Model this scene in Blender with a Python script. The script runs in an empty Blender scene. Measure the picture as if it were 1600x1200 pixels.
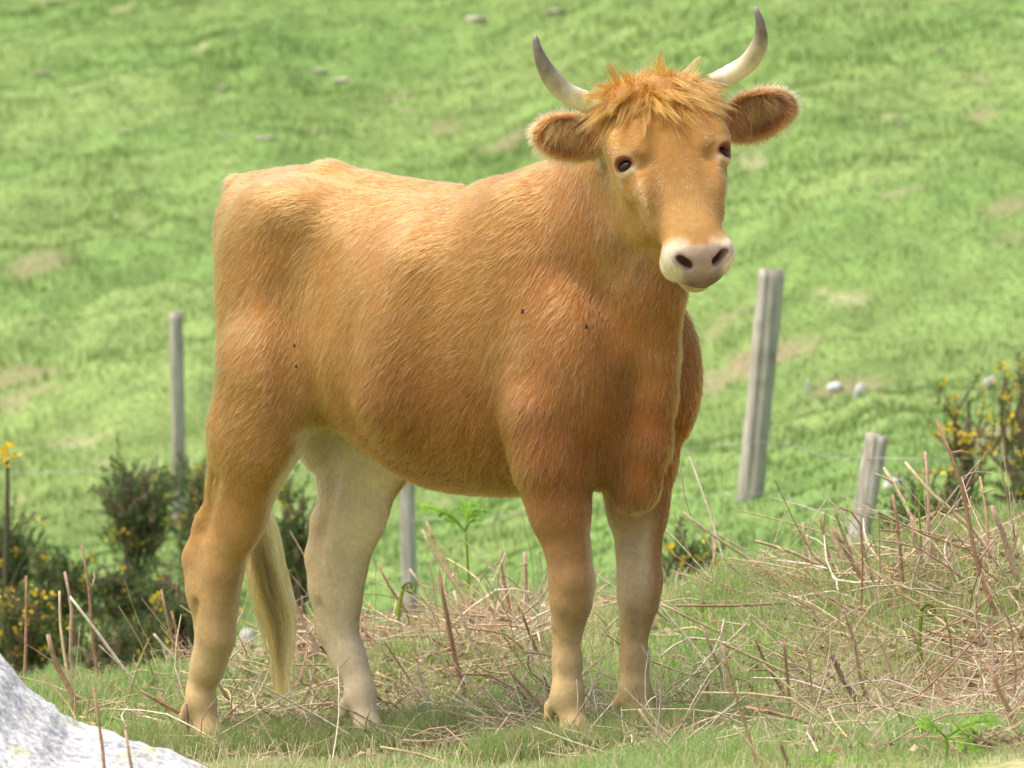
import bpy, math, random
import numpy as np
from mathutils import Vector, Matrix

FUR = True
random.seed(7)
RNG = np.random.default_rng(11)
sc = bpy.context.scene
COL = sc.collection

# ------------------------------------------------------------------ camera
F = 10200.0            # focal length in photo pixels (1600 wide)
ZC = 0.78              # eye height above the cow's standing ground datum
cam = bpy.data.cameras.new('camera')
cam.sensor_width = 36.0
cam.lens = F / 1600.0 * 36.0
cam.clip_start = 0.1
cam.clip_end = 1000.0
camo = bpy.data.objects.new('camera', cam)
COL.objects.link(camo)
camo.location = (0, 0, ZC)
camo.rotation_euler = (math.radians(90), 0, 0)
cam.dof.use_dof = True
cam.dof.focus_distance = 14.6
cam.dof.aperture_fstop = (cam.lens / 1000.0) / 0.027
sc.camera = camo

# ------------------------------------------------------------------ world + sun
SUN_EL, SUN_AZ = math.radians(66), math.radians(-102)   # azimuth of the sun measured from +Y towards +X
w = bpy.data.worlds.new('World')
sc.world = w
w.use_nodes = True
nt = w.node_tree
bg = nt.nodes['Background']
sky = nt.nodes.new('ShaderNodeTexSky')
sky.sky_type = 'NISHITA'
sky.sun_disc = False
sky.sun_elevation = SUN_EL
sky.sun_rotation = SUN_AZ
sky.air_density = 1.0
sky.dust_density = 6.0
sky.ozone_density = 0.6
nt.links.new(sky.outputs['Color'], bg.inputs['Color'])
bg.inputs['Strength'].default_value = 0.15
sun = bpy.data.lights.new('sun', 'SUN')
sun.energy = 1.3
sun.angle = math.radians(55)
sun.color = (1.0, 0.95, 0.87)
suno = bpy.data.objects.new('sun', sun)
COL.objects.link(suno)
sd = Vector((math.sin(SUN_AZ) * math.cos(SUN_EL), math.cos(SUN_AZ) * math.cos(SUN_EL), math.sin(SUN_EL)))
suno.rotation_euler = sd.to_track_quat('Z', 'Y').to_euler()
sc.view_settings.view_transform = 'Standard'
sc.view_settings.look = 'None'
sc.view_settings.exposure = 0.86
sc.view_settings.gamma = 1.0
sc.render.engine = 'CYCLES'
sc.cycles.use_denoising = True
sc.cycles.max_bounces = 6
sc.cycles.transparent_max_bounces = 8

# ------------------------------------------------------------------ helpers
def sm(a, b, x):
    t = np.clip((x - a) / (b - a), 0, 1)
    return t * t * (3 - 2 * t)

def _hash(ix, iy, iz, seed):
    h = (ix.astype(np.int64) * 374761393 + iy.astype(np.int64) * 668265263 + iz.astype(np.int64) * 2147483647 + seed * 974634777) & 0xffffffff
    h = ((h ^ (h >> 13)) * 1274126177) & 0xffffffff
    h = h ^ (h >> 16)
    return (h & 0xffff) / 32767.5 - 1.0

def vnoise(p, freq, seed=0):
    q = np.asarray(p, float) * freq
    i = np.floor(q).astype(np.int64)
    f = q - i
    f = f * f * (3 - 2 * f)
    r = 0
    for dx in (0, 1):
        wx = f[:, 0] if dx else 1 - f[:, 0]
        for dy in (0, 1):
            wy = f[:, 1] if dy else 1 - f[:, 1]
            for dz in (0, 1):
                wz = f[:, 2] if dz else 1 - f[:, 2]
                r = r + wx * wy * wz * _hash(i[:, 0] + dx, i[:, 1] + dy, i[:, 2] + dz, seed)
    return r

def fbm(p, freq, seed=0, octv=3):
    r, a, t = 0, 1.0, 0
    for k in range(octv):
        r = r + a * vnoise(p, freq * 2 ** k, seed + 17 * k)
        t += a
        a *= 0.5
    return r / t

def link(o, parent=None):
    COL.objects.link(o)
    if parent is not None:
        o.parent = parent
    return o

def tag(o, label=None, cat=None, group=None, kind=None):
    if label: o['label'] = label
    if cat: o['category'] = cat
    if group: o['group'] = group
    if kind: o['kind'] = kind
    return o

def mesh_np(name, verts, faces, mat, colors=None, smooth=False, parent=None):
    """one mesh object out of numpy arrays; faces is (M,3) or (M,4)"""
    verts = np.asarray(verts, np.float32)
    faces = np.asarray(faces, np.int32)
    k = faces.shape[1]
    me = bpy.data.meshes.new(name)
    me.vertices.add(len(verts)); me.vertices.foreach_set('co', verts.ravel())
    me.loops.add(faces.size); me.loops.foreach_set('vertex_index', faces.ravel())
    me.polygons.add(len(faces))
    me.polygons.foreach_set('loop_start', np.arange(0, faces.size, k, dtype=np.int32))
    try:
        me.polygons.foreach_set('loop_total', np.full(len(faces), k, np.int32))
    except Exception:
        pass
    if colors is not None:
        at = me.attributes.new('tint', 'FLOAT_COLOR', 'POINT')
        c = np.ones((len(verts), 4), np.float32); c[:, :3] = colors
        at.data.foreach_set('color', c.ravel())
    me.update(calc_edges=True)
    me.validate()
    if smooth:
        me.polygons.foreach_set('use_smooth', np.ones(len(me.polygons), bool))
    me.materials.append(mat)
    return link(bpy.data.objects.new(name, me), parent)

def empty(name, loc):
    o = bpy.data.objects.new(name, None)
    o.location = loc
    o.empty_display_size = 0.1
    return link(o)

def at(px, py, Y):
    return np.array([(px - 800) / F * Y, Y, ZC - (py - 600) / F * Y])

# ------------------------------------------------------------------ materials
def new_mat(name):
    m = bpy.data.materials.new(name)
    m.use_nodes = True
    n = m.node_tree.nodes
    return m, n, m.node_tree.links, n['Principled BSDF']

def mat_attr(name, rough=0.7, transl=0.0, noise=0.0, nscale=60, spec=0.3, bump=0.0, bscale=80):
    m, n, l, p = new_mat(name)
    a = n.new('ShaderNodeAttribute'); a.attribute_name = 'tint'
    out = a.outputs['Color']
    if noise or bump:
        tc = n.new('ShaderNodeTexCoord')
        nz = n.new('ShaderNodeTexNoise'); nz.inputs['Scale'].default_value = nscale; nz.inputs['Detail'].default_value = 4
        l.new(tc.outputs['Object'], nz.inputs['Vector'])
    if noise:
        mp = n.new('ShaderNodeMapRange'); mp.inputs['From Min'].default_value = 0.3; mp.inputs['From Max'].default_value = 0.7
        mp.inputs['To Min'].default_value = 1 - noise; mp.inputs['To Max'].default_value = 1 + noise
        l.new(nz.outputs['Fac'], mp.inputs['Value'])
        mx = n.new('ShaderNodeVectorMath'); mx.operation = 'SCALE'
        l.new(out, mx.inputs[0]); l.new(mp.outputs[0], mx.inputs['Scale'])
        out = mx.outputs[0]
    if bump:
        b = n.new('ShaderNodeBump'); b.inputs['Strength'].default_value = bump; b.inputs['Distance'].default_value = 0.01
        nb = n.new('ShaderNodeTexNoise'); nb.inputs['Scale'].default_value = bscale; nb.inputs['Detail'].default_value = 5
        l.new(tc.outputs['Object'], nb.inputs['Vector']); l.new(nb.outputs['Fac'], b.inputs['Height'])
        l.new(b.outputs[0], p.inputs['Normal'])
    l.new(out, p.inputs['Base Color'])
    p.inputs['Roughness'].default_value = rough
    p.inputs['Specular IOR Level'].default_value = spec
    if transl:
        t = n.new('ShaderNodeBsdfTranslucent'); l.new(out, t.inputs['Color'])
        ms = n.new('ShaderNodeMixShader'); ms.inputs[0].default_value = transl
        l.new(p.outputs[0], ms.inputs[1]); l.new(t.outputs[0], ms.inputs[2])
        l.new(ms.outputs[0], n['Material Output'].inputs['Surface'])
    return m

M_GROUND = mat_attr('turf_soil', 0.95, 0, 0.35, 45, 0.1, 0.6, 60)
M_GRASS = mat_attr('grass_blade', 0.55, 0.45, 0.0, spec=0.35)
M_STEM = mat_attr('dry_bracken', 0.6, 0.0, 0.3, 120, 0.25)
M_LEAF = mat_attr('fern_leaf', 0.5, 0.45, 0.15, 90)
M_GORSE = mat_attr('gorse_spines', 0.6, 0.38, 0.0)
M_FLOWER = mat_attr('petal', 0.5, 0.35, 0.0)
M_WOOD = mat_attr('weathered_wood', 0.85, 0.0, 0.26, 1.0, 0.2, 0.7, 90)
_n, _l = M_WOOD.node_tree.nodes, M_WOOD.node_tree.links        # grain runs along the post
_tc = [q for q in _n if q.type == 'TEX_COORD'][0]
_mp = _n.new('ShaderNodeMapping'); _mp.inputs['Scale'].default_value = (95, 95, 5)
_l.new(_tc.outputs['Object'], _mp.inputs['Vector'])
for _q in _n:
    if _q.type == 'TEX_NOISE':
        _q.inputs['Scale'].default_value = 1.0
        _l.new(_mp.outputs[0], _q.inputs['Vector'])
M_ROCK = mat_attr('granite', 0.85, 0.0, 0.4, 70, 0.25, 0.9, 55)
M_SKIN = mat_attr('cow_skin', 0.75, 0.0, 0.1, 70, 0.2)

# ------------------------------------------------------------------ terrain
CX = np.array([-60, -1.8, -1.0, -.5, 0, .4, .8, 1.2, 1.8, 3.0, 60])
CH = np.array([-.1, -.04, .02, .13, .19, .225, .32, .41, .48, .52, .55])
CY = np.array([16.2, 16.2, 16.5, 17.0, 17.4, 17.4, 16.8, 16.3, 16.3, 16.5, 16.5])
FX = np.array([-60, -1.2, -.4, .1, .3, 1.0, 2.0, 60])
FZ = np.array([-.16, -.135, -.110, -.05, -.03, .04, .10, .12])

def gz(x, y, detail=True):
    x = np.atleast_1d(np.asarray(x, float)); y = np.atleast_1d(np.asarray(y, float))
    x, y = np.broadcast_arrays(x, y)
    p = np.stack([x, y, 0 * x], 1)
    ch = np.interp(x, CX, CH); cy = np.interp(x, CX, CY); fz = np.interp(x, FX, FZ)
    y0_ = np.interp(x, [-.6, .2], [15.2, 14.7])
    t = np.clip((y - y0_) / (cy - y0_), 0, 1)
    near = fz + (ch - fz) * (t * t * (3 - 2 * t))
    near = near - 0.075 * np.clip(13.4 - y, 0, 12)                      # falls away towards the viewer
    # far side: dip, then the hillside
    z20 = np.interp(x, [-60, -3, -1.5, -.7, -.1, .6, 1.5, 4, 60], [-.6, -.32, -.26, -.36, -.36, -.12, .10, .22, 2.0])
    s1 = np.interp(x, [-3, -1.1, 0, 2.0], [.044, .050, .072, .078])
    far = z20 + s1 * (np.clip(y, 18, 28) - 20)
    up = np.clip(y - 28, 0, None)
    far = far + 0.235 * up * sm(0, 4, up) + 0.02 * x * sm(0, 6, up)
    far = far - 0.0011 * np.clip(y - 55, 0, None) ** 2 * 0.6
    fall = near - 0.10 * np.clip(y - cy, 0, None) - 0.06 * np.clip(y - cy, 0, None) ** 2
    tt = sm(0.9, 3.6, y - cy)
    z = fall * (1 - tt) + far * tt
    z = np.where(y < cy, near, z)
    if detail:
        wf = sm(19, 24, y)
        wn = 1 - wf
        z = z + wn * (0.022 * vnoise(p, 1.7, 3) + 0.010 * vnoise(p, 5.0, 4))
        # tussocks along terracettes running up to the right
        c, s = math.cos(math.radians(40)), math.sin(math.radians(40))
        q = np.stack([(x * c + y * s) * 0.45, (-x * s + y * c) * 1.3, 0 * x], 1)
        z = z + wf * (0.045 * vnoise(q, 0.9, 21) + 0.03 * vnoise(q, 2.6, 22) + 0.035 * vnoise(p, 4.5, 23) + 0.02 * vnoise(p, 8.0, 24))
    return z

def gz1(x, y):
    return float(gz(np.array([x]), np.array([y]))[0])

def ray_ground(px, py, y0=13.2, y1=60.0):
    ys = np.arange(y0, y1, 0.02)
    X = (px - 800) / F * ys
    Z = ZC - (py - 600) / F * ys
    g = gz(X, ys)
    hit = np.nonzero(Z <= g)[0]
    if len(hit) == 0:
        k = len(ys) - 1
    else:
        k = hit[0]
    return np.array([X[k], ys[k], g[k]])

SOILS = []
for (px, py, r) in ((1410, 298, .16), (1575, 325, .2), (1575, 373, .14), (790, 226, .2), (1130, 505, .22), (1150, 590, .3),
                    (1570, 690, .45), (1340, 610, .25), (70, 410, .2), (60, 585, .22), (690, 205, .12), (35, 620, .18), (1200, 560, .2), (1535, 185, .1)):
    c = ray_ground(px, py, 19.5)
    SOILS.append((c[0], c[1], r))

def ground_col(x, y):
    """turf colour of the place itself: lush, yellowish and dry straw patches"""
    p = np.stack([x, y, 0 * x], 1)
    c, s = math.cos(math.radians(40)), math.sin(math.radians(40))
    q = np.stack([(x * c + y * s) * 0.5, (-x * s + y * c) * 1.2, 0 * x], 1)
    a = fbm(q, 0.9, 31, 4); b = fbm(q, 2.2, 37, 3); d = fbm(p, 3.2, 41, 3)
    far = sm(18.5, 21, y)
    lush = np.array([.165, .272, .074]); yel = np.array([.240, .315, .105]); dark = np.array([.140, .218, .055]); straw = np.array([.40, .36, .21])
    soil = np.array([.30, .22, .145])
    t1 = .15 + .6 * sm(-.45, .45, a)[:, None]; t2 = sm(.10, .60, b)[:, None]; t3 = .8 * sm(.50, .72, d + .3 * b)[:, None]
    hill = lush * (1 - t1) + yel * t1
    hill = hill * (1 - .45 * t2) + dark * .45 * t2
    hill = (hill * (1 - .75 * t3) + straw * .75 * t3) * .93
    hill = hill * (1 + .12 * vnoise(q, 5.0, 43) + .18 * vnoise(p, 11.0, 44))[:, None]
    for (sx, sy, r) in SOILS:
        dx, dy = x - sx, (y - sy)
        u = (dx * .82 + dy * .57) / (1.0 * r); v = (-dx * .57 + dy * .82) / (.6 * r)
        k = sm(1.25, .55, np.sqrt(u * u + v * v) + .9 * d)[:, None] * .5
        hill = hill * (1 - k) + soil * k
    e = fbm(p, 2.3, 51, 3)
    near = np.array([.19, .31, .07]) + 0 * hill
    dry = sm(-.25, .35, e + .35 * sm(.5, 1.1, x) + .25 * sm(15.8, 17.2, y))[:, None]
    near = near * (1 - dry) + np.array([.42, .35, .20]) * dry
    return near * (1 - far[:, None]) + hill * far[:, None]

xs = np.unique(np.concatenate([np.linspace(-60, -8, 30), np.linspace(-8, -3, 40), np.linspace(-3, 3, 150), np.linspace(3, 8, 40), np.linspace(8, 60, 30)]))
ysv = np.unique(np.concatenate([np.linspace(-30, 12, 40), np.linspace(12, 19, 130), np.linspace(19, 46, 240), np.linspace(46, 110, 60)]))
gx, gy = np.meshgrid(xs, ysv)
gv = np.stack([gx.ravel(), gy.ravel(), gz(gx.ravel(), gy.ravel())], 1)
nx, ny = len(xs), len(ysv)
ii = (np.arange(ny - 1)[:, None] * nx + np.arange(nx - 1)[None, :]).ravel()
gf = np.stack([ii, ii + 1, ii + nx + 1, ii + nx], 1)
ground = mesh_np('ground', gv, gf, M_GROUND, ground_col(gv[:, 0], gv[:, 1]), smooth=True)
tag(ground, 'grassy hillside pasture with a low knoll in front', kind='structure')

def blades(name, x, y, h, wd, lean, col, label=None, parent=None, zoff=0.0):
    """grass as real blades, three triangles each"""
    n = len(x)
    z = gz(x, y) + zoff
    az = RNG.uniform(0, 2 * math.pi, n)
    la = RNG.uniform(0, 2 * math.pi, n)
    ln = h * lean * RNG.uniform(.3, 1.3, n)
    wx, wy = np.cos(az) * wd / 2, np.sin(az) * wd / 2
    lx, ly = np.cos(la) * ln, np.sin(la) * ln
    V = np.zeros((n, 5, 3))
    V[:, 0] = np.stack([x - wx, y - wy, z - .01], 1)
    V[:, 1] = np.stack([x + wx, y + wy, z - .01], 1)
    V[:, 2] = np.stack([x - .7 * wx + .35 * lx, y - .7 * wy + .35 * ly, z + .6 * h], 1)
    V[:, 3] = np.stack([x + .7 * wx + .35 * lx, y + .7 * wy + .35 * ly, z + .6 * h], 1)
    V[:, 4] = np.stack([x + lx, y + ly, z + h * np.sqrt(np.clip(1 - .5 * lean ** 2, .2, 1))], 1)
    b = (np.arange(n) * 5)[:, None]
    Fc = np.concatenate([b + [0, 1, 3], b + [0, 3, 2], b + [2, 3, 4]], 0)
    C = np.repeat(col, 5, 0)
    o = mesh_np(name, V.reshape(-1, 3), Fc, M_GRASS, C, smooth=False, parent=parent)
    tag(o, label, 'grass', kind='stuff')
    return o

# near turf on the knoll
N = 400000
x = RNG.uniform(-2.2, 2.2, N); y = 13.0 + 5.2 * RNG.uniform(0, 1, N) ** .9
pp = np.stack([x, y, 0 * x], 1)
den = fbm(pp, 2.6, 61, 3)
keep = RNG.uniform(-.9, .35, N) < den + .18 * sm(15.5, 14.2, y)
x, y, pp, den = x[keep], y[keep], pp[keep], den[keep]
n = len(x)
lus = fbm(pp, 1.6, 71, 2)
h = (.022 + .042 * sm(-.3, .6, lus)) * RNG.uniform(.55, 1.5, n)
h *= 1 + .9 * sm(.35, .7, fbm(pp, 3.5, 77, 2))
base = np.array([.245, .435, .095]); yl = np.array([.43, .55, .19]); st = np.array([.70, .61, .41])
t = RNG.uniform(0, 1, n)[:, None]
col = base * (1 - t * .7) + yl * t * .7
dry = (RNG.uniform(0, 1, n) < .22 + .35 * sm(.1, -.5, lus))[:, None]
col = np.where(dry, st * RNG.uniform(.6, 1.15, (n, 1)), col) * RNG.uniform(.75, 1.2, (n, 1))
blades('grass', x, y, h, RNG.uniform(.0012, .0027, n), .75, col, 'short mixed green and dry turf on the knoll under the cow')

# hillside pasture
N = 260000
x = np.where(RNG.uniform(0, 1, N) < .8, RNG.uniform(-3.9, 3.9, N), RNG.uniform(-9, 9, N)); y = 19.3 + 26 * RNG.uniform(0, 1, N) ** .85
pp = np.stack([x, y, 0 * x], 1)
gc = ground_col(x, y)
gre = gc[:, 1] / gc[:, 0]
keep = RNG.uniform(0, 1, N) < sm(1.0, 1.35, gre) + .18
x, y, pp, gc = x[keep], y[keep], pp[keep], gc[keep]
n = len(x)
h = (.020 + .034 * sm(-.1, .6, fbm(pp, 1.8, 81, 3))) * RNG.uniform(.6, 1.5, n) * (1 + .5 * sm(26, 21, y))
col = gc * RNG.uniform(.8, 1.25, (n, 1)) * np.array([1.05, 1.05, .95])
blades('grass', x, y, h, RNG.uniform(.004, .008, n), .7, col, 'cropped bright green pasture grass on the far hillside')

# thin straw-coloured blades left from last year, standing and bent over among the turf
n = 9000
x = RNG.uniform(-2.0, 2.0, n); y = 13.2 + 4.2 * RNG.uniform(0, 1, n)
col = np.array([.66, .56, .36]) * RNG.uniform(.65, 1.15, (n, 1))
blades('grass', x, y, RNG.uniform(.05, .13, n), RNG.uniform(.0012, .0024, n), 1.3, col, 'dry straw-coloured grass blades bent among the green turf')

# ------------------------------------------------------------------ the cow
TH = math.radians(48)
CT, ST = math.cos(TH), math.sin(TH)
COW0 = np.array([-.0926, 15.0, 0.0])
def w2l(p):
    d = np.asarray(p, float) - COW0
    return np.stack([CT * d[..., 0] - ST * d[..., 1], ST * d[..., 0] + CT * d[..., 1], d[..., 2]], -1)
def l2w(p):
    p = np.asarray(p, float)
    return np.stack([COW0[0] + CT * p[..., 0] + ST * p[..., 1], COW0[1] - ST * p[..., 0] + CT * p[..., 1], p[..., 2]], -1)
def dirl(d):
    return np.array([CT * d[0] - ST * d[1], ST * d[0] + CT * d[1], d[2]])
def lat(px, py, Y):
    return w2l(at(px, py, Y))
def nrm(v):
    return v / np.linalg.norm(v)

# head frame: U poll -> muzzle, V the cow's left, N out of the forehead
HP = lat(1022, 140, 14.45)
HU = nrm(dirl((.108, -.24, -.38)))
HV = dirl((.215, .070, .066)); HV = nrm(HV - HU * HV.dot(HU))
HN = np.cross(HU, HV)
def hd(u, v, n):
    return HP + u * HU + v * HV + n * HN

def axis(lo, hi, coarse, fl, fh, fine):
    a = [lo]
    while a[-1] < hi:
        a.append(a[-1] + (fine if fl < a[-1] < fh else coarse))
    return np.array(a, np.float32)
C0, C1 = .0066, .0038
AX = axis(-.96, .99, C0, .50, 1.0, C1)
AY = axis(-.36, .36, C0, -.30, .26, .0045)
AZ = axis(-.10, 1.62, C0, .98, 1.6, C1)
FLD = np.full((len(AX), len(AY), len(AZ)), .15, np.float32)

def box_of(lo, hi, mg):
    i0, i1 = np.searchsorted(AX, lo[0] - mg), np.searchsorted(AX, hi[0] + mg)
    j0, j1 = np.searchsorted(AY, lo[1] - mg), np.searchsorted(AY, hi[1] + mg)
    k0, k1 = np.searchsorted(AZ, lo[2] - mg), np.searchsorted(AZ, hi[2] + mg)
    s = (slice(i0, i1), slice(j0, j1), slice(k0, k1))
    return s, AX[i0:i1][:, None, None], AY[j0:j1][None, :, None], AZ[k0:k1][None, None, :]

def add(s, d, k):
    a = FLD[s]
    hh = np.maximum(k - np.abs(a - d), 0) / k
    FLD[s] = np.minimum(a, d) - hh * hh * k * .25

def sub(s, d, k):
    a = FLD[s]
    hh = np.maximum(k - np.abs(a + d), 0) / k
    FLD[s] = np.maximum(a, -d) + hh * hh * k * .25

def ell_d(c, r, R, lo_hi_mg):
    c = np.asarray(c, float); r = np.asarray(r, float)
    R = np.eye(3) if R is None else np.asarray(R)
    ext = np.sqrt((R ** 2 * (r[:, None] ** 2)).sum(0))
    s, X, Y, Z = box_of(c - ext, c + ext, lo_hi_mg)
    X, Y, Z = X - c[0], Y - c[1], Z - c[2]
    q = [(R[i, 0] * X + R[i, 1] * Y + R[i, 2] * Z) for i in range(3)]
    k0 = np.sqrt(sum((q[i] / r[i]) ** 2 for i in range(3)))
    k1 = np.sqrt(sum((q[i] / r[i] ** 2) ** 2 for i in range(3))) + 1e-6
    return s, (k0 * (k0 - 1) / k1).astype(np.float32)

def ell(c, r, k=.05, R=None):           # rows of R are the ellipsoid's own axes
    s, d = ell_d(c, r, R, .03 + k); add(s, d, k)
def ecut(c, r, k=.02, R=None):
    s, d = ell_d(c, r, R, .02 + k); sub(s, d, k)

def cone(a, b, ra, rb, k=.04, sy=1.0, cut=False):
    """tapered capsule; sy squeezes it across the animal"""
    a = np.asarray(a, float); b = np.asarray(b, float)
    m = max(ra, rb)
    s, X, Y, Z = box_of(np.minimum(a, b) - m, np.maximum(a, b) + m, .03 + k)
    ab = b - a
    ab2 = ab.copy(); ab2[1] /= sy
    X, Y, Z = X - a[0], (Y - a[1]) / sy, Z - a[2]
    t = np.clip((X * ab2[0] + Y * ab2[1] + Z * ab2[2]) / ab2.dot(ab2), 0, 1)
    d = np.sqrt((X - t * ab2[0]) ** 2 + (Y - t * ab2[1]) ** 2 + (Z - t * ab2[2]) ** 2) - (ra + (rb - ra) * t)
    d = (d * min(1.0, (sy + 1) / 2)).astype(np.float32)
    (sub if cut else add)(s, d, k)

def chain(pts, k=.03, sy=1.0):
    for p, q in zip(pts[:-1], pts[1:]):
        cone(p[:3], q[:3], p[3], q[3], k, sy)

def pchip(xq, xp, yp):
    """smooth monotone interpolation"""
    xp = np.asarray(xp, float); yp = np.asarray(yp, float)
    h = np.diff(xp); dl = np.diff(yp) / h
    m = np.zeros(len(xp)); m[0], m[-1] = dl[0], dl[-1]
    for i in range(1, len(xp) - 1):
        if dl[i - 1] * dl[i] > 0:
            w1, w2 = 2 * h[i] + h[i - 1], h[i] + 2 * h[i - 1]
            m[i] = (w1 + w2) / (w1 / dl[i - 1] + w2 / dl[i])
    xq = np.clip(xq, xp[0], xp[-1])
    i = np.clip(np.searchsorted(xp, xq) - 1, 0, len(h) - 1)
    t = (xq - xp[i]) / h[i]
    return (2 * t ** 3 - 3 * t ** 2 + 1) * yp[i] + (t ** 3 - 2 * t ** 2 + t) * h[i] * m[i] + (-2 * t ** 3 + 3 * t ** 2) * yp[i + 1] + (t ** 3 - t ** 2) * h[i] * m[i + 1]

# trunk: stations along the body  (x, top, bottom, half width)
T = np.array([(-.865, 1.13, 1.02, .030), (-.845, 1.215, .93, .055), (-.80, 1.258, .82, .082), (-.72, 1.272, .74, .125), (-.58, 1.280, .705, .168),
              (-.42, 1.262, .668, .185), (-.25, 1.237, .592, .216), (-.06, 1.222, .532, .236), (.12, 1.222, .524, .222), (.25, 1.226, .535, .185),
              (.38, 1.190, .565, .140), (.50, 1.12, .60, .098), (.58, 1.04, .66, .066), (.635, .96, .70, .045)])
s, X, Y, Z = box_of((-.89, -.29, .5), (.63, .29, 1.32), .06)
xx = X[:, 0, 0]
top, bot, hw = pchip(xx, T[:, 0], T[:, 1]), pchip(xx, T[:, 0], T[:, 2]), pchip(xx, T[:, 0], T[:, 3])
zc = ((top * .53 + bot * .47))[:, None, None].astype(np.float32)
hu = (top[:, None, None] - zc).astype(np.float32); hb = (zc - bot[:, None, None]).astype(np.float32)
hw = hw[:, None, None].astype(np.float32)
zr = Z - zc
hz = np.where(zr > 0, hu, hb)
q = np.abs(zr) / hz
yw = np.abs(Y) / hw
# a ridge-backed, round-bellied section
rho = (yw ** 2.25 + q ** np.where(zr > 0, 2.0, 2.35).astype(np.float32)) ** (1 / 2.2)
d = (rho - 1) * np.minimum(hw, hz) * .9
over = np.maximum(np.maximum(-.865 - X, X - .635), 0)
d = d + over
add(s, d.astype(np.float32), .01)

# hip bones, pins, spine, flank hollow, ribs
for sgn in (-1, 1):
    ell((-.50, sgn * .150, 1.175), (.085, .04, .05), .12)
    ell((-.770, sgn * .062, 1.14), (.055, .040, .09), .06)
    ell((-.595, sgn * .120, 1.07), (.125, .052, .14), .10)
    ell((-.560, sgn * .125, .92), (.140, .070, .26), .07)         # thigh
    ell((-.665, sgn * .085, .88), (.080, .064, .30), .07)         # buttock
    ell((-.53, sgn * .155, .75), (.095, .052, .16), .06)         # stifle
    ecut((-.36, sgn * .285, 1.03), (.09, .062, .13), .12)        # hollow in front of the hip
    ell((.28, sgn * .122, .98), (.150, .068, .25), .08)
    ecut((.635, sgn * .076, .735), (.055, .034, .15), .035)      # hollow beside the dewlap
    cone((.575, sgn * .080, .56), (.605, sgn * .074, .80), .030, .026, .030, 1.0, True)          # shoulder blade
    ell((.455 if sgn < 0 else .480, sgn * (.122 if sgn < 0 else .152), .80), (.105, .068, .175), .09)   # point of the shoulder
    ell((.385, sgn * .140, .70), (.085, .054, .15), .06)          # elbow muscle
    cone((.02, sgn * .170, 1.04), (-.06, sgn * .190, .74), .045, .045, .12)
cone((-.76, 0, 1.240), (-.50, 0, 1.258), .030, .030, .05)
cone((-.50, 0, 1.258), (-.05, 0, 1.20), .030, .025, .05)
cone((.08, 0, 1.20), (.25, 0, 1.205), .03, .035, .06)

# front legs
def front_leg(sg, x0, y0, zb):
    y0 = sg * y0
    chain([(x0 - .045, y0 * 1.40, .70, .078), (x0 - .025, y0 * 1.28, .60, .074), (x0 - .015, y0 * 1.15, .49, .060), (x0, y0 * 1.03, .40, .045)], .05, .92)
    chain([(x0, y0 * 1.03, .40, .0465), (x0 + .006, y0, .335, .0445), (x0 + .002, y0, .285, .0390), (x0 - .006, y0, .235, .0275), (x0 - .008, y0, .160, .0265), (x0 - .004, y0, .105, .0310)], .03)
    ell((x0 + .024, y0, .338), (.026, .040, .042), .02)
    ell((x0 + .012, y0, .283), (.024, .036, .026), .02)
    cone((x0 - .030, y0, .25), (x0 - .032, y0, .12), .015, .014, .02)
    for s2 in (-1, 1):
        cone((x0 - .020, y0 + s2 * .034, .22), (x0 - .020, y0 + s2 * .034, .13), .008, .008, .010, 1.0, True)
    ell((x0 - .012, y0, .078), (.038, .036, .036), .025)
    cone((x0 - .004, y0, .070), (x0 + .022, y0, zb + .060), .029, .031, .02)
    cone((x0 + .022, y0, zb + .055), (x0 + .026, y0, zb + .03), .036, .040, .02)
    cone((x0 - .045, y0 - .018, .06), (x0 - .05, y0 - .018, .035), .014, .012, .012)
    cone((x0 - .045, y0 + .018, .06), (x0 - .05, y0 + .018, .035), .014, .012, .012)
XF = .452
fr = l2w(np.array([XF, -.108, 0])); fl = l2w(np.array([XF - .008, .106, 0]))
ZFR, ZFL = gz1(fr[0], fr[1]) - .012, gz1(fl[0], fl[1]) - .012
front_leg(-1, XF, .108, ZFR)
front_leg(1, XF - .008, .106, ZFL)

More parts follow.
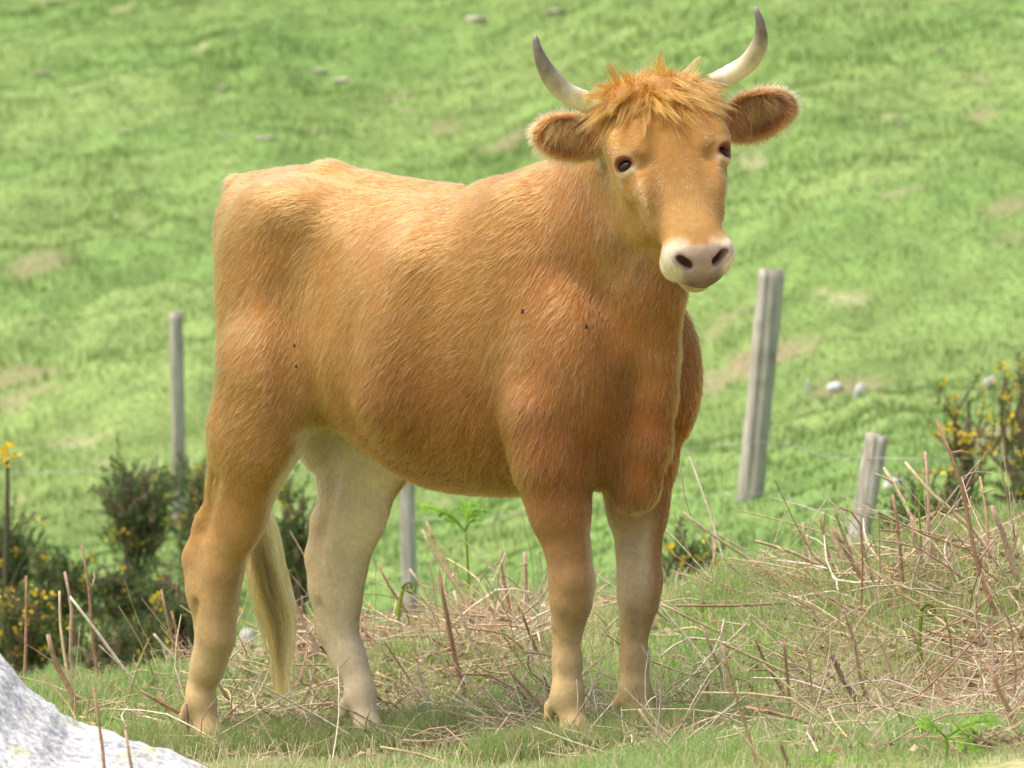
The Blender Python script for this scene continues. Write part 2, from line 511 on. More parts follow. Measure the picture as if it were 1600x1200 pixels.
# hind legs: stifle, hock and cannon follow the stance
def hind_leg(sg, y0, th, ho, fe, zb, t1, t2, t3):
    """th: x of mid thigh at z .60, ho: x of the hock centre, fe: x of the fetlock"""
    y0 = sg * y0
    yt = sg * .155
    dz = zb + .065
    chain([(th + .06, yt, .80, .150), (th + .005, yt, .66, .118), (th - .040, (yt + y0) / 2, .55, .080), ((th + ho) / 2 + .002, y0 * 1.05, .465, .066), (ho + .012, y0, .385, .057)], .05, .62)
    chain([(ho + .012, y0, .385, .054), (ho - .002, y0, .33, .051), (ho - .012, y0, .27 + .25 * dz, .047), (ho - .020, y0, .205 + .5 * dz, .044), ((ho + fe) / 2 - .016, y0, .15 + .75 * dz, .038), (fe - .012, y0, .105 + dz, .033)], .035, .85)
    # point of the hock and the tendon above it
    chain([(th + t1, yt * .95, .68, .050), (th + t2, (yt + y0) / 2, .56, .036), (ho + t3 - .008, y0, .445, .030), (ho - .076, y0, .365, .034), (ho - .058, y0, .29, .034), (ho - .040, y0, .22, .026)], .045)
    ell((fe - .012, y0, .074 + dz), (.038, .036, .036), .025)
    cone((fe - .006, y0, .068 + dz), (fe + .02, y0, zb + .060), .029, .031, .02)
    cone((ho - .050, y0, .21 + .5 * dz), (fe - .035, y0, .11 + dz), .016, .014, .02)
    for s2 in (-1, 1):                           # groove between bone and tendon
        cone((ho - .034, y0 + s2 * .047, .26), (fe - .030, y0 + s2 * .040, .12 + dz), .009, .009, .012, 1.0, True)
        cone((ho - .020, y0 + s2 * .058, .43), (th - .075, (yt + y0) / 2 + s2 * .066, .56), .014, .014, .03, 1.0, True)
    cone((fe + .02, y0, zb + .055), (fe + .024, y0, zb + .03), .035, .039, .02)
    for s2 in (-1, 1):
        cone((fe - .045, y0 + s2 * .018, .055 + dz), (fe - .05, y0 + s2 * .018, .03 + dz), .013, .011, .012)
hr = l2w(np.array([-.835, -.13, 0])); hl = l2w(np.array([-.535, .12, 0]))
ZHR, ZHL = gz1(hr[0], hr[1]) - .02, gz1(hl[0], hl[1]) - .02
hind_leg(-1, .130, -.605, -.748, -.812, ZHR, -.06, -.085, -.030)
hind_leg(1, .118, -.50, -.590, -.520, ZHL, -.13, -.13, -.055)
ell((-.50, 0, .745), (.10, .065, .035), .06)      # udder
for sgn in (-1, 1):                              # seam between thigh and flank
    cone((-.445, sgn * .225, 1.00), (-.385, sgn * .215, .76), .026, .030, .06, 1.0, True)

# brisket, dewlap, neck
chain([(.60, .0, .88, .055), (.615, 0, .76, .052), (.600, 0, .65, .052), (.565, 0, .555, .050), (.525, 0, .535, .045)], .03, .62)
ell((.44, 0, .63), (.12, .075, .08), .045)
NB = hd(.06, 0, -.15)
chain([(.16, 0, 1.06, .165), (.36, -.0, 1.085, .165), (.52, -.01, 1.14, .150)] + [tuple(NB * .55 + np.array([.52, -.01, 1.13]) * .45) + (.128,), tuple(NB) + (.100,)], .07, .66)
chain([(.25, 0, 1.165, .06), (.42, -.01, 1.205, .055), tuple(hd(.0, 0, -.11)) + (.06,)], .09, .9)
TJ = hd(.17, 0, -.175)
chain([(.55, 0, .90, .105), (.60, -.01, 1.00, .090), tuple(TJ * .6 + np.array([.60, 0, 1.00]) * .4) + (.070,), tuple(TJ) + (.042,)], .05, .7)
chain([(.61, 0, .84, .05), (.645, -.01, .98, .035), tuple(hd(.20, 0, -.185)) + (.026,)], .04, .6)

# head: stations along U (u, top, bottom, half width)
H = np.array([(-.045, -.050, -.11, .045), (-.02, -.012, -.150, .092), (.03, .012, -.185, .116), (.09, .020, -.205, .127), (.15, .018, -.212, .128), (.20, .012, -.210, .116),
              (.26, .004, -.192, .094), (.32, -.004, -.160, .076), (.38, -.006, -.130, .068), (.42, -.014, -.116, .069), (.445, -.030, -.110, .064), (.466, -.055, -.098, .045)])
mgc = np.array([hd(a, b, c) for a in (-.06, .5) for b in (-.14, .14) for c in (-.24, .04)])
s, X, Y, Z = box_of(mgc.min(0), mgc.max(0), .03)
Xr, Yr, Zr = X - HP[0], Y - HP[1], Z - HP[2]
u = Xr * HU[0] + Yr * HU[1] + Zr * HU[2]
v = Xr * HV[0] + Yr * HV[1] + Zr * HV[2]
n_ = Xr * HN[0] + Yr * HN[1] + Zr * HN[2]
tab = np.linspace(-.045, .468, 400)
ix = np.clip(((u + .045) / .513 * 399), 0, 398.99); i0 = ix.astype(np.int32); fr_ = (ix - i0).astype(np.float32)
def lut(col):
    tt = pchip(tab, H[:, 0], H[:, col]).astype(np.float32)
    return tt[i0] * (1 - fr_) + tt[i0 + 1] * fr_
tp, bt, hw = lut(1), lut(2), lut(3)
ce = tp * .62 + bt * .38
hh_ = np.where(n_ > ce, tp - ce, ce - bt)
qq = (n_ - ce) / hh_
hw2 = hw * (1 - .38 * np.clip(-qq, 0, 1) ** 1.3) 
rho = (np.abs(v / hw2) ** 2.5 + np.abs(qq) ** 2.5) ** .4
d = (rho - 1) * np.minimum(hw2, hh_) * .85 + np.maximum(np.maximum(-.045 - u, u - .468), 0)
add(s, d.astype(np.float32), .05)
HR = np.stack([HU, HV, HN])
def hell(u, v, n, r, k=.02):
    ell(hd(u, v, n), r, k, HR)
def hcut(u, v, n, r, k=.012):
    ecut(hd(u, v, n), r, k, HR)
hell(-.005, 0, -.035, (.045, .105, .045), .04)                        # poll ridge between the horns
EYE, EYE_D, EYE_A, EYE_B = {}, {}, {}, {}
for sg in (-1, 1):
    hell(-.002, sg * .108, -.045, (.030, .035, .032), .03)              # horn base
    hell(.145, sg * .106, -.008, (.045, .026, .024), .04)               # brow
    hell(.245, sg * .083, -.045, (.06, .020, .05), .03)                 # cheek bone
    hell(.20, sg * .075, -.140, (.085, .030, .065), .04)                # jaw muscle
    hcut(.300, sg * .104, -.075, (.07, .020, .045), .03)                # hollow in front of the cheek
    EYE[sg] = hd(.186, sg * .102, -.022)
    EYE_D[sg] = nrm(HV * sg * .62 + HN * .80)
    a_ = HV * sg * .80 - HN * .62 - HU * .10; EYE_A[sg] = nrm(a_ - EYE_D[sg] * a_.dot(EYE_D[sg]))
    EYE_B[sg] = np.cross(EYE_D[sg], EYE_A[sg])
    RE = np.stack([EYE_A[sg], EYE_B[sg], EYE_D[sg]])
    ecut(EYE[sg] + EYE_A[sg] * -.036 + EYE_D[sg] * .012, (.018, .022, .014), .014, RE)   # hollow at the inner corner
    ell(EYE[sg], (.030, .026, .026), .010, RE)                           # lids
    ell(EYE[sg] - HU * .016 + EYE_D[sg] * .008, (.026, .008, .016), .010, RE)
    ecut(EYE[sg] + EYE_D[sg] * .024, (.0190, .0130, .022), .004, RE)
    # muzzle wings
    hell(.412, sg * .049, -.052, (.034, .029, .036), .02)
    hell(.412, sg * .048, -.086, (.038, .031, .028), .02)
    cone(hd(.225, sg * .088, -.050), hd(.315, sg * .070, -.060), .016, .011, .03)      # facial crest
    cone(hd(.105, sg * .060, .010), hd(.165, sg * .072, .006), .014, .012, .03)
hell(.425, 0, -.045, (.030, .046, .036), .02)                            # nose pad
hell(.420, 0, -.126, (.042, .040, .019), .015)                           # lower lip
NOS = {}
for sg in (-1, 1):
    NU = nrm(HU * .55 + HV * sg * .35 + HN * .75)
    hell(.428, sg * .062, -.036, (.022, .012, .025), .012)               # outer wing of the nostril
    c = hd(.440, sg * .0400, -.032)
    a1 = HV * sg * .62 - HU * .55 + HN * .25; a1 = nrm(a1 - NU * a1.dot(NU))
    a2 = np.cross(NU, a1)
    NOS[sg] = (c, np.stack([a1, a2, NU]))
    ecut(c + .002 * NU, (.0215, .0095, .030), .007, NOS[sg][1])
    ecut(c - .012 * NOS[sg][1][0] + .006 * NOS[sg][1][1] * 0, (.010, .012, .012), .006, NOS[sg][1])
hcut(.452, 0, -.105, (.060, .07, .0032), .006)                           # mouth line

# ears: cupped leaves
EARS = {}
def ear(sg, c_px, tip_px, base_px, Y0, half_h, half_l):
    c = lat(c_px[0], c_px[1], Y0); tip = lat(tip_px[0], tip_px[1], Y0 + .02); ba = lat(base_px[0], base_px[1], Y0)
    a = nrm(tip - ba)
    view = nrm(dirl((-.10 * sg, -1.0, -.12)))                 # opening faces the viewer, a little down
    b = np.cross(view, a); b = nrm(b)
    o = np.cross(a, b); 
    if o.dot(view) < 0: o = -o
    R = np.stack([a, b, o])
    ell(c, (half_l, half_h, .030), .012, R)
    ecut(c + o * .028 - a * .004, (half_l * .84, half_h * .80, .034), .006, R)
    cone(hd(.055, sg * .095, -.085), c - a * half_l * .55 - o * .012, .034, .030, .03)
    EARS[sg] = (c, R, half_l, half_h)
ear(-1, (889, 213), (832, 206), (950, 220), 14.48, .051, .078)
ear(1, (1183, 178), (1247, 156), (1120, 200), 14.56, .053, .088)

# tail: root and dock lying along the buttocks
TAIL = [(-.74, 0, 1.240, .034), (-.838, 0, 1.246, .032), (-.872, .002, 1.16, .027), (-.878, .006, 1.02, .024), (-.878, .014, .86, .021), (-.876, .03, .72, .018), (-.874, .045, .60, .014), (-.868, .055, .52, .009)]
chain(TAIL, .018)

def surface_nets(f, ax, ay, az):
    ins = f < 0
    nx, ny, nz = f.shape
    cnt = np.zeros((nx - 1, ny - 1, nz - 1), np.int8)
    for a in (0, 1):
        for b in (0, 1):
            for c in (0, 1):
                cnt += ins[a:nx - 1 + a, b:ny - 1 + b, c:nz - 1 + c]
    I, J, K = np.nonzero((cnt > 0) & (cnt < 8))
    del cnt
    acc = np.zeros((len(I), 3)); num = np.zeros(len(I))
    P = (ax, ay, az)
    for axn in range(3):
        for b in (0, 1):
            for c in (0, 1):
                o0 = [0, 0, 0]; oth = [q for q in range(3) if q != axn]
                o0[oth[0]], o0[oth[1]] = b, c
                o1 = list(o0); o1[axn] = 1
                f0 = f[I + o0[0], J + o0[1], K + o0[2]]; f1 = f[I + o1[0], J + o1[1], K + o1[2]]
                m = (f0 < 0) != (f1 < 0)
                t = np.where(m, f0 / np.where(m, f0 - f1, 1), 0)
                idx = (I, J, K)
                for q in range(3):
                    lo = P[q][idx[q] + o0[q]]; hi = P[q][idx[q] + o1[q]]
                    acc[:, q] += np.where(m, lo + t * (hi - lo), 0)
                num += m
    V = acc / num[:, None]
    vid = np.full((nx - 1, ny - 1, nz - 1), -1, np.int32)
    vid[I, J, K] = np.arange(len(I))
    Q = []
    for axn in range(3):
        a = [slice(1, -1)] * 3; a[axn] = slice(0, -1)
        b = [slice(1, -1)] * 3; b[axn] = slice(1, None)
        s0, s1 = ins[tuple(a)], ins[tuple(b)]
        ch = np.nonzero(s0 != s1)
        flip = s0[ch]
        base = [c.copy() for c in ch]
        for q in range(3):
            if q != axn: base[q] += 1
        o1, o2 = [(1, 2), (2, 0), (0, 1)][axn]
        def g(d1, d2):
            q = [c.copy() for c in base]; q[o1] -= d1; q[o2] -= d2
            return vid[q[0], q[1], q[2]]
        quad = np.stack([g(1, 1), g(0, 1), g(0, 0), g(1, 0)], 1)
        quad[~flip] = quad[~flip][:, ::-1]
        Q.append(quad)
    Q = np.concatenate(Q); Q = Q[(Q >= 0).all(1)]
    return V, Q

V, Q = surface_nets(FLD, AX, AY, AZ)
del FLD
# keep the largest connected piece only (drops stray islands), then relax the grid steps
def smooth_pass(V, Q, it, lam):
    e = np.concatenate([Q[:, [0, 1]], Q[:, [1, 2]], Q[:, [2, 3]], Q[:, [3, 0]]])
    n = len(V); cnt = np.bincount(e[:, 0], minlength=n) + np.bincount(e[:, 1], minlength=n)
    for k in range(it):
        for lm in (lam, -lam * 1.03):
            A = np.stack([np.bincount(e[:, 0], V[e[:, 1], c], n) + np.bincount(e[:, 1], V[e[:, 0], c], n) for c in range(3)], 1) / np.maximum(cnt, 1)[:, None]
            V = V + lm * (A - V)
    return V
V = smooth_pass(V, Q, 5, .55)

def normals(V, Q):
    nf = np.cross(V[Q[:, 2]] - V[Q[:, 0]], V[Q[:, 3]] - V[Q[:, 1]])
    vn = np.zeros_like(V)
    for c in range(3):
        vn[:, c] = sum(np.bincount(Q[:, k], nf[:, c], len(V)) for k in range(4))
    return vn / (np.linalg.norm(vn, axis=1, keepdims=True) + 1e-12)

def headc(P):
    d = P - HP
    return d @ HU, d @ HV, d @ HN

def mixc(c, t, k):
    k = k[:, None]
    return c * (1 - k) + np.asarray(t) * k

def coat_col(P, Nn, hair=True):
    """coat colours, with some light and shade put in: golden fawn, redder on brisket, shoulder and belly line, pale inside the legs, white round eyes and muzzle"""
    x, y, z = P.T
    n1 = fbm(P, 5.0, 101, 3); n2 = vnoise(P, 22.0, 103)
    gold = np.array([.335, .152, .028]); red = np.array([.232, .072, .009]); pale = np.array([.58, .42, .20]); cream = np.array([.76, .61, .38])
    c = np.tile(gold, (len(P), 1))
    kr = sm(1.02, .66, z) * sm(-.42, -.12, x) * 1.15                   # redder low on the ribs, deepened to paint in the belly's shade
    kr = np.maximum(kr, sm(.25, .45, x) * sm(.62, .82, z) * sm(1.30, .95, z) * .75)  # redder shoulder and brisket, also darkened as painted shade on the chest
    kr = np.maximum(kr, sm(.30, .5, x) * sm(1.45, 1.2, z) * .60)
    c = mixc(c, red, np.clip(kr * .85 + .35 * n1, 0, 1) * .88)
    c = mixc(c, (.47, .25, .065), np.clip(sm(1.10, 1.25, z) * sm(.25, -.2, x) * .55 + .2 * n1, 0, 1))  # paler along the back: highlight from above put into the colour
    c = mixc(c, (.45, .235, .065), np.clip(sm(-.62, -.80, x) * sm(.5, .8, z) * .6, 0, 1))
    # legs get paler towards the hoof, and inside
    leg = sm(.60, .25, z)
    c = mixc(c, pale, leg * (.42 + .48 * sm(.34, .08, z)))
    inner = np.where(x < -.3, sm(.2, -.6, Nn[:, 1] * np.sign(y)) * sm(.80, .62, z), sm(.1, -.6, Nn[:, 1] * np.sign(y)) * sm(.56, .40, z) * sm(.16, .3, z) * .7)
    c = mixc(c, cream, np.clip(inner, 0, 1) * .85)
    c = mixc(c, cream, sm(.66, .60, z) * sm(-.38, -.46, x) * sm(-.62, -.5, x) * sm(.17, .12, np.abs(y)) * .9)      # groin
    c = mixc(c, (.26, .15, .06), sm(.05, .02, np.abs(z - .262)) * sm(.42, .47, x) * .35)                                # dusky front of the knees
    c = mixc(c, pale, sm(.57, .53, z) * sm(.15, .0, x) * sm(-.5, -.35, x) * .0)
    gp = np.array([-.405, -.140, .645])
    for sy_ in (1, -1):
        c = mixc(c, cream, sm(.050, .022, np.linalg.norm((P - gp * np.array([1, sy_, 1])) * np.array([1, .6, 1]), axis=1)) * .9)
    cp = lat(952, 705, 14.45)
    c = mixc(c, (.47, .30, .12), sm(.075, .03, np.linalg.norm((P - cp) * np.array([.8, .8, .8]), axis=1)) * .6)
    # head
    u, v, n = headc(P)
    isH = sm(-.235, -.19, n) * sm(-.10, -.04, u) * (np.abs(v) < .16) * (x > .5)
    face = np.array([.42, .215, .056])
    c = mixc(c, face, isH * .8)
    c = mixc(c, (.56, .33, .11), isH * sm(.12, .0, np.abs(v)) * sm(.22, .32, u) * sm(.42, .36, u) * .6)
    c = mixc(c, (.38, .16, .035), isH * sm(.10, .02, u) * .6)
    for sg in (-1, 1):
        q = P - EYE[sg]
        r = np.sqrt((q @ EYE_A[sg] / .0195) ** 2 + (q @ EYE_B[sg] / .0130) ** 2)
        nr = isH * (np.linalg.norm(q, axis=1) < .06)
        c = mixc(c, (.60, .38, .15), nr * sm(3.0, 2.0, r) * sm(-.042, -.022, q @ EYE_A[sg]) * .5)
        c = mixc(c, (.74, .60, .40), nr * sm(2.1, 1.6, r) * sm(-.9, .3, q @ HU / .0130) * sm(-.030, -.018, q @ EYE_A[sg]) * .75)
        c = mixc(c, (.26, .09, .045), nr * sm(1.45, 1.15, r))
    lip = isH * (n > -.135) * (np.abs(v) < .105)
    mz = lip * sm(.375, .420, u + .016 * n2 + .35 * np.clip(-n - .05, 0, .1)) * sm(.012, .044, np.abs(v) + .7 * np.clip(-n - .050, 0, 1))
    c = mixc(c, (.80, .68, .47), mz * .92)
    c = mixc(c, (.50, .36, .16), lip * sm(.36, .40, u) * sm(-.108, -.118, n) * .8)
    for sg, (ec, R, hl_, hh2) in EARS.items():
        q = (P - ec) @ R.T
        inside = (np.abs(q[:, 0]) < hl_ * 1.05) & (np.abs(q[:, 1]) < hh2 * 1.08) & (np.abs(q[:, 2]) < .04)
        c = np.where((inside & (Nn @ R[2] > .1))[:, None], np.array([.26, .095, .025]), c)
        rim = np.sqrt((q[:, 0] / hl_) ** 2 + (q[:, 1] / hh2) ** 2)
        c = mixc(c, (.48, .25, .075), inside * sm(.88, .97, rim))
        if not hair:
            c = mixc(c, (.34, .13, .07), inside * (Nn @ R[2] > .1) * sm(.7, .3, rim) * .7)
    drt = sm(.25, .6, fbm(P, 13, 131, 3)) * sm(.55, .25, z) * .25 + sm(.42, .65, fbm(P, 9, 133, 3)) * sm(-.4, -.6, x) * .35
    c = mixc(c, (.20, .125, .055), np.clip(drt, 0, 1))
    return np.clip(c * .95 * (1 + .10 * n1 + .06 * n2)[:, None], 0, 1)

VN = normals(V, Q)
cc = coat_col(V, VN, False)
# bare skin: nose pad, nostrils, lip line
u, v, n = headc(V)
hx = (V[:, 0] > .5) & (np.abs(v) < .12)
pad = sm(.412, .424, u + .0*v) * sm(.050, .040, np.abs(v) + .25 * np.clip(-n - .07, 0, 1)) * sm(-.112, -.100, n) * hx
cc = mixc(cc, np.array([.43, .31, .24]), pad * .9)
cc = mixc(cc, (.15, .08, .03), sm(.43, .446, u) * sm(-.034, -.075, n) * sm(.068, .025, np.abs(v)) * sm(-.118, -.108, n) * hx * .9)
for sg in (-1, 1):
    q = (V - NOS[sg][0]) @ NOS[sg][1].T
    r = np.sqrt((q[:, 0] / .0205) ** 2 + (q[:, 1] / .0085) ** 2)
    nr = hx * (np.abs(q[:, 2]) < .04)
    cc = mixc(cc, (.42, .29, .24), nr * sm(2.4, 1.5, r) * .7)
    cc = mixc(cc, (.15, .07, .055), nr * sm(1.15, .85, r) * .95)

cow = empty('cow', (0, 0, 0))
tag(cow, 'tan horned young cow standing on the knoll, head turned to face the viewer', 'cow')
COW_W, COW_Q = l2w(V), Q
body = mesh_np('body', l2w(V), Q, M_SKIN, cc, smooth=True, parent=cow)

# eyes
m, n, l, p = new_mat('eyeball')
p.inputs['Base Color'].default_value = (.022, .009, .004, 1); p.inputs['Roughness'].default_value = .12
p.inputs['Specular IOR Level'].default_value = .22
M_EYE = m
def uv_ball(c, r, R=None, nu=20, nv=12):
    a = np.linspace(0, 2 * math.pi, nu, endpoint=False); b = np.linspace(0, math.pi, nv + 1)
    A, B = np.meshgrid(a, b)
    p = np.stack([np.sin(B) * np.cos(A), np.sin(B) * np.sin(A), np.cos(B)], -1).reshape(-1, 3) * np.asarray(r)
    if R is not None: p = p @ R
    f = []
    for i in range(nv):
        for j in range(nu):
            f.append((i * nu + j, (i + 1) * nu + j, (i + 1) * nu + (j + 1) % nu, i * nu + (j + 1) % nu))
    return p + c, np.array(f)
for sg in (-1, 1):
    vv, ff = uv_ball(EYE[sg] + EYE_D[sg] * .001, (.0235, .0235, .0235), HR)
    mesh_np('eye', l2w(vv), ff, M_EYE, smooth=True, parent=cow)

# horns
m, n, l, p = new_mat('horn')
a = n.new('ShaderNodeAttribute'); a.attribute_name = 'tint'
l.new(a.outputs['Color'], p.inputs['Base Color']); p.inputs['Roughness'].default_value = .32
M_HORN = m
def catmull(P, n):
    P = np.asarray(P, float)
    E = np.concatenate([[2 * P[0] - P[1]], P, [2 * P[-1] - P[-2]]])
    t = np.linspace(0, len(P) - 1 - 1e-6, n); i = t.astype(int); f = (t - i)[:, None]
    p0, p1, p2, p3 = E[i], E[i + 1], E[i + 2], E[i + 3]
    return .5 * (2 * p1 + (p2 - p0) * f + (2 * p0 - 5 * p1 + 4 * p2 - p3) * f ** 2 + (3 * p1 - p0 - 3 * p2 + p3) * f ** 3)
def tube(P, R, k=12, cap=True):
    P = np.asarray(P, float); n = len(P)
    R = np.asarray(R, float)
    T = np.gradient(P, axis=0); T /= np.linalg.norm(T, axis=1, keepdims=True) + 1e-12
    ref = np.array([0, 0, 1.0]) if abs(T[0][2]) < .9 else np.array([1.0, 0, 0])
    A = np.cross(T, ref); A /= np.linalg.norm(A, axis=1, keepdims=True) + 1e-12
    B = np.cross(T, A)
    th = np.linspace(0, 2 * math.pi, k, endpoint=False)
    V = P[:, None] + R[:, None, None] * (np.cos(th)[None, :, None] * A[:, None] + np.sin(th)[None, :, None] * B[:, None])
    V = V.reshape(-1, 3)
    i = np.arange(n - 1)[:, None] * k; j = np.arange(k)[None]
    F_ = np.stack([i + j, i + (j + 1) % k, i + k + (j + 1) % k, i + k + j], -1).reshape(-1, 4)
    if cap:
        V = np.concatenate([V, P[[0]], P[[-1]]])
        c0, c1 = n * k, n * k + 1
        jj = np.arange(k)
        F_ = np.concatenate([F_, np.stack([np.full(k, c0), (jj + 1) % k, jj, jj], 1), np.stack([np.full(k, c1), (n - 1) * k + jj, (n - 1) * k + (jj + 1) % k, (n - 1) * k + (jj + 1) % k], 1)])
    return V, F_
def quads_to_tris(F_):
    t = np.concatenate([F_[:, [0, 1, 2]], F_[:, [0, 2, 3]]])
    return t[(t[:, 0] != t[:, 1]) & (t[:, 1] != t[:, 2]) & (t[:, 0] != t[:, 2])]
def horn(pxs, Ys, r0, side):
    P = catmull([at(a, b, c) for (a, b), c in zip(pxs, Ys)], 34)
    t = np.linspace(0, 1, 34)
    R = r0 * (1 - .20 * t - .55 * sm(.45, 1.0, t)) * (1 + .03 * np.sin(t * 70) * (t < .3)); R[-2] *= .75; R[-1] *= .25
    V_, F_ = tube(P, R, 18)
    tt = np.concatenate([np.repeat(t, 18), [0, 1]])
    nz = vnoise(V_, 60, 5) * .5 + vnoise(V_, 160, 6) * .3
    c = np.tile(np.array([.78, .70, .48]), (len(V_), 1))
    c = mixc(c, (.36, .25, .09), np.clip(sm(.16, .02, tt) * .8 + nz * .3 * (tt < .35), 0, 1))
    c = mixc(c, (.36, .29, .16), np.clip(sm(.26, .50, tt) * .7 + nz * .4 * (tt > .25), 0, 1))
    c = mixc(c, (.13, .10, .085), np.clip(sm(.50, .72, tt) * .9 + nz * .3 * (tt > .45), 0, 1))
    c = mixc(c, (.30, .25, .21), sm(.90, .98, tt) * .8)
    mesh_np('horn', V_, quads_to_tris(F_), M_HORN, c, smooth=True, parent=cow)
horn([(948, 172), (912, 158), (880, 142), (855, 112), (841, 80), (836, 53)], [14.45, 14.44, 14.42, 14.39, 14.37, 14.37], .0250, -1)
horn([(1112, 132), (1142, 116), (1170, 97), (1187, 68), (1188, 38), (1180, 10)], [14.52, 14.52, 14.50, 14.47, 14.45, 14.45], .0235, 1)

# hooves: two claws each
m, n, l, p = new_mat('hoof'); p.inputs['Base Color'].default_value = (.09, .065, .045, 1); p.inputs['Roughness'].default_value = .5
M_HOOF = m
for (lx, ly, zb) in ((XF + .03, -.108, ZFR), (XF + .022, .106, ZFL), (-.808, -.13, ZHR), (-.508, .118, ZHL)):
    for sg in (-1, 1):
        b = []
        for (zz, f, r, wd) in ((.062, .030, .034, .020), (.03, .045, .040, .024), (-.012, .058, .044, .026)):
            th = np.linspace(0, 2 * math.pi, 14, endpoint=False)
            b.append(np.stack([lx + np.cos(th) * (r + f) / 2 + (f - r) / 2 + .006, ly + sg * .025 + np.sin(th) * wd, np.full(14, zb + zz)], 1))
        b.append(np.array([[lx, ly + sg * .025, zb + .065]]))
        vv = np.concatenate(b); ff = []
        for i in range(2):
            for j in range(14):
                ff += [(i * 14 + j, i * 14 + (j + 1) % 14, (i + 1) * 14 + (j + 1) % 14), (i * 14 + j, (i + 1) * 14 + (j + 1) % 14, (i + 1) * 14 + j)]
        ff += [(42, (j + 1) % 14, j) for j in range(14)]
        mesh_np('hoof', l2w(vv), np.array(ff), M_HOOF, smooth=True, parent=cow)

# ------------------------------------------------------------------ hair
def hair_mat(name, rough=.35, rr=.45):
    m = bpy.data.materials.new(name); m.use_nodes = True
    n = m.node_tree.nodes; l = m.node_tree.links
    n.remove(n['Principled BSDF'])
    h = n.new('ShaderNodeBsdfHairPrincipled')
    h.model = 'CHIANG'; h.parametrization = 'COLOR'
    a = n.new('ShaderNodeAttribute'); a.attribute_name = 'tint'
    l.new(a.outputs['Color'], h.inputs['Color'])
    h.inputs['Roughness'].default_value = rough
    h.inputs['Radial Roughness'].default_value = rr
    h.inputs['Random Roughness'].default_value = .2
    l.new(h.outputs[0], n['Material Output'].inputs['Surface'])
    return m
M_HAIR = hair_mat('coat_hair')
def hair_obj(name, P, R, C, parent):
    """P (n,k,3) control points, R (n,k) radii, C (n,3)"""
    n, k = P.shape[:2]
    cu = bpy.data.hair_curves.new(name)
    cu.add_curves([k] * n)
    cu.attributes['position'].data.foreach_set('vector', P.astype(np.float32).ravel())
    ra = cu.attributes.get('radius') or cu.attributes.new('radius', 'FLOAT', 'POINT')
    ra.data.foreach_set('value', R.astype(np.float32).ravel())
    ca = cu.attributes.new('tint', 'FLOAT_COLOR', 'CURVE')
    c4 = np.ones((n, 4), np.float32); c4[:, :3] = C
    ca.data.foreach_set('color', c4.ravel())
    cu.materials.append(M_HAIR)
    return link(bpy.data.objects.new(name, cu), parent)

def hair_dir(P, Nn):
    """lie of the coat, in cow space"""
    x, y, z = P.T
    sgn = np.sign(y)[:, None]
    D = np.tile(np.array([-.75, 0, -.66]), (len(P), 1))
    def put(D, d, k):
        return D * (1 - k[:, None]) + np.asarray(d) * k[:, None]
    D = put(D, (-.95, 0, -.30), sm(1.12, 1.24, z) * sm(.3, .1, x))
    D = put(D, (-.35, 0, -.94), sm(-.55, -.72, x) * sm(1.2, 1.0, z))
    D = put(D, (-.30, 0, -.95), sm(.30, .50, x))
    D = put(D, (-.05, 0, -1.0), sm(.62, .45, z))
    D = put(D, (-.85, 0, -.35), sm(.72, .60, z) * sm(.52, .56, z) * sm(.2, .05, x) * sm(-.4, -.3, x) * .8)
    # whorl in the flank, in front of the thigh
    dx, dz = x + .42, z - .90
    wv = np.exp(-((dx / .10) ** 2 + (dz / .18) ** 2))
    D = put(D, (.15, 0, -.2), wv * .7)
    # head: from the forehead whorl outwards and down the face
    u, v, n = headc(P)
    isH = (sm(-.225, -.185, n) * (x > .5) * (u > -.10) * (np.abs(v) < .2) * (u < .52)).astype(float)
    cu_, cv_ = .205, .0
    ru, rv = u - cu_, v - cv_
    rl = np.sqrt(ru ** 2 + rv ** 2) + .02
    fh = HU[None] * ((ru / rl * .9 + .1))[:, None] + HV[None] * (rv / rl)[:, None]
    fs = np.tile(HU * .55 - HN * .75, (len(P), 1))
    k2 = sm(-.06, .0, n)[:, None]
    fd = fh * k2 + fs * (1 - k2)
    D = D * (1 - isH[:, None]) + fd * isH[:, None]
    for sg, (ec, R, hl_, hh2) in EARS.items():
        q = (P - ec) @ R.T
        ins_ = (np.abs(q[:, 0]) < hl_ * 1.08) & (np.abs(q[:, 1]) < hh2 * 1.1) & (np.abs(q[:, 2]) < .045)
        out = R[0][None] * (q[:, 0] / hl_ + .5)[:, None] + R[1][None] * (q[:, 1] / hh2)[:, None] * .9 + np.array([0, 0, -.35])
        D = np.where(ins_[:, None], out, D)
    sw = np.stack([fbm(P, 6, 201, 2), fbm(P, 6, 203, 2), fbm(P, 6, 205, 2)], 1) * .55
    sw2 = np.stack([vnoise(P, 75, 211), vnoise(P, 75, 213), vnoise(P, 75, 215)], 1) * .24
    D = D / (np.linalg.norm(D, axis=1, keepdims=True) + 1e-9) + sw * (1 - .5 * isH[:, None]) + sw2 * (1 - .3 * isH[:, None])
    D = D - Nn * (D * Nn).sum(1, keepdims=True)
    return D / (np.linalg.norm(D, axis=1, keepdims=True) + 1e-9), isH

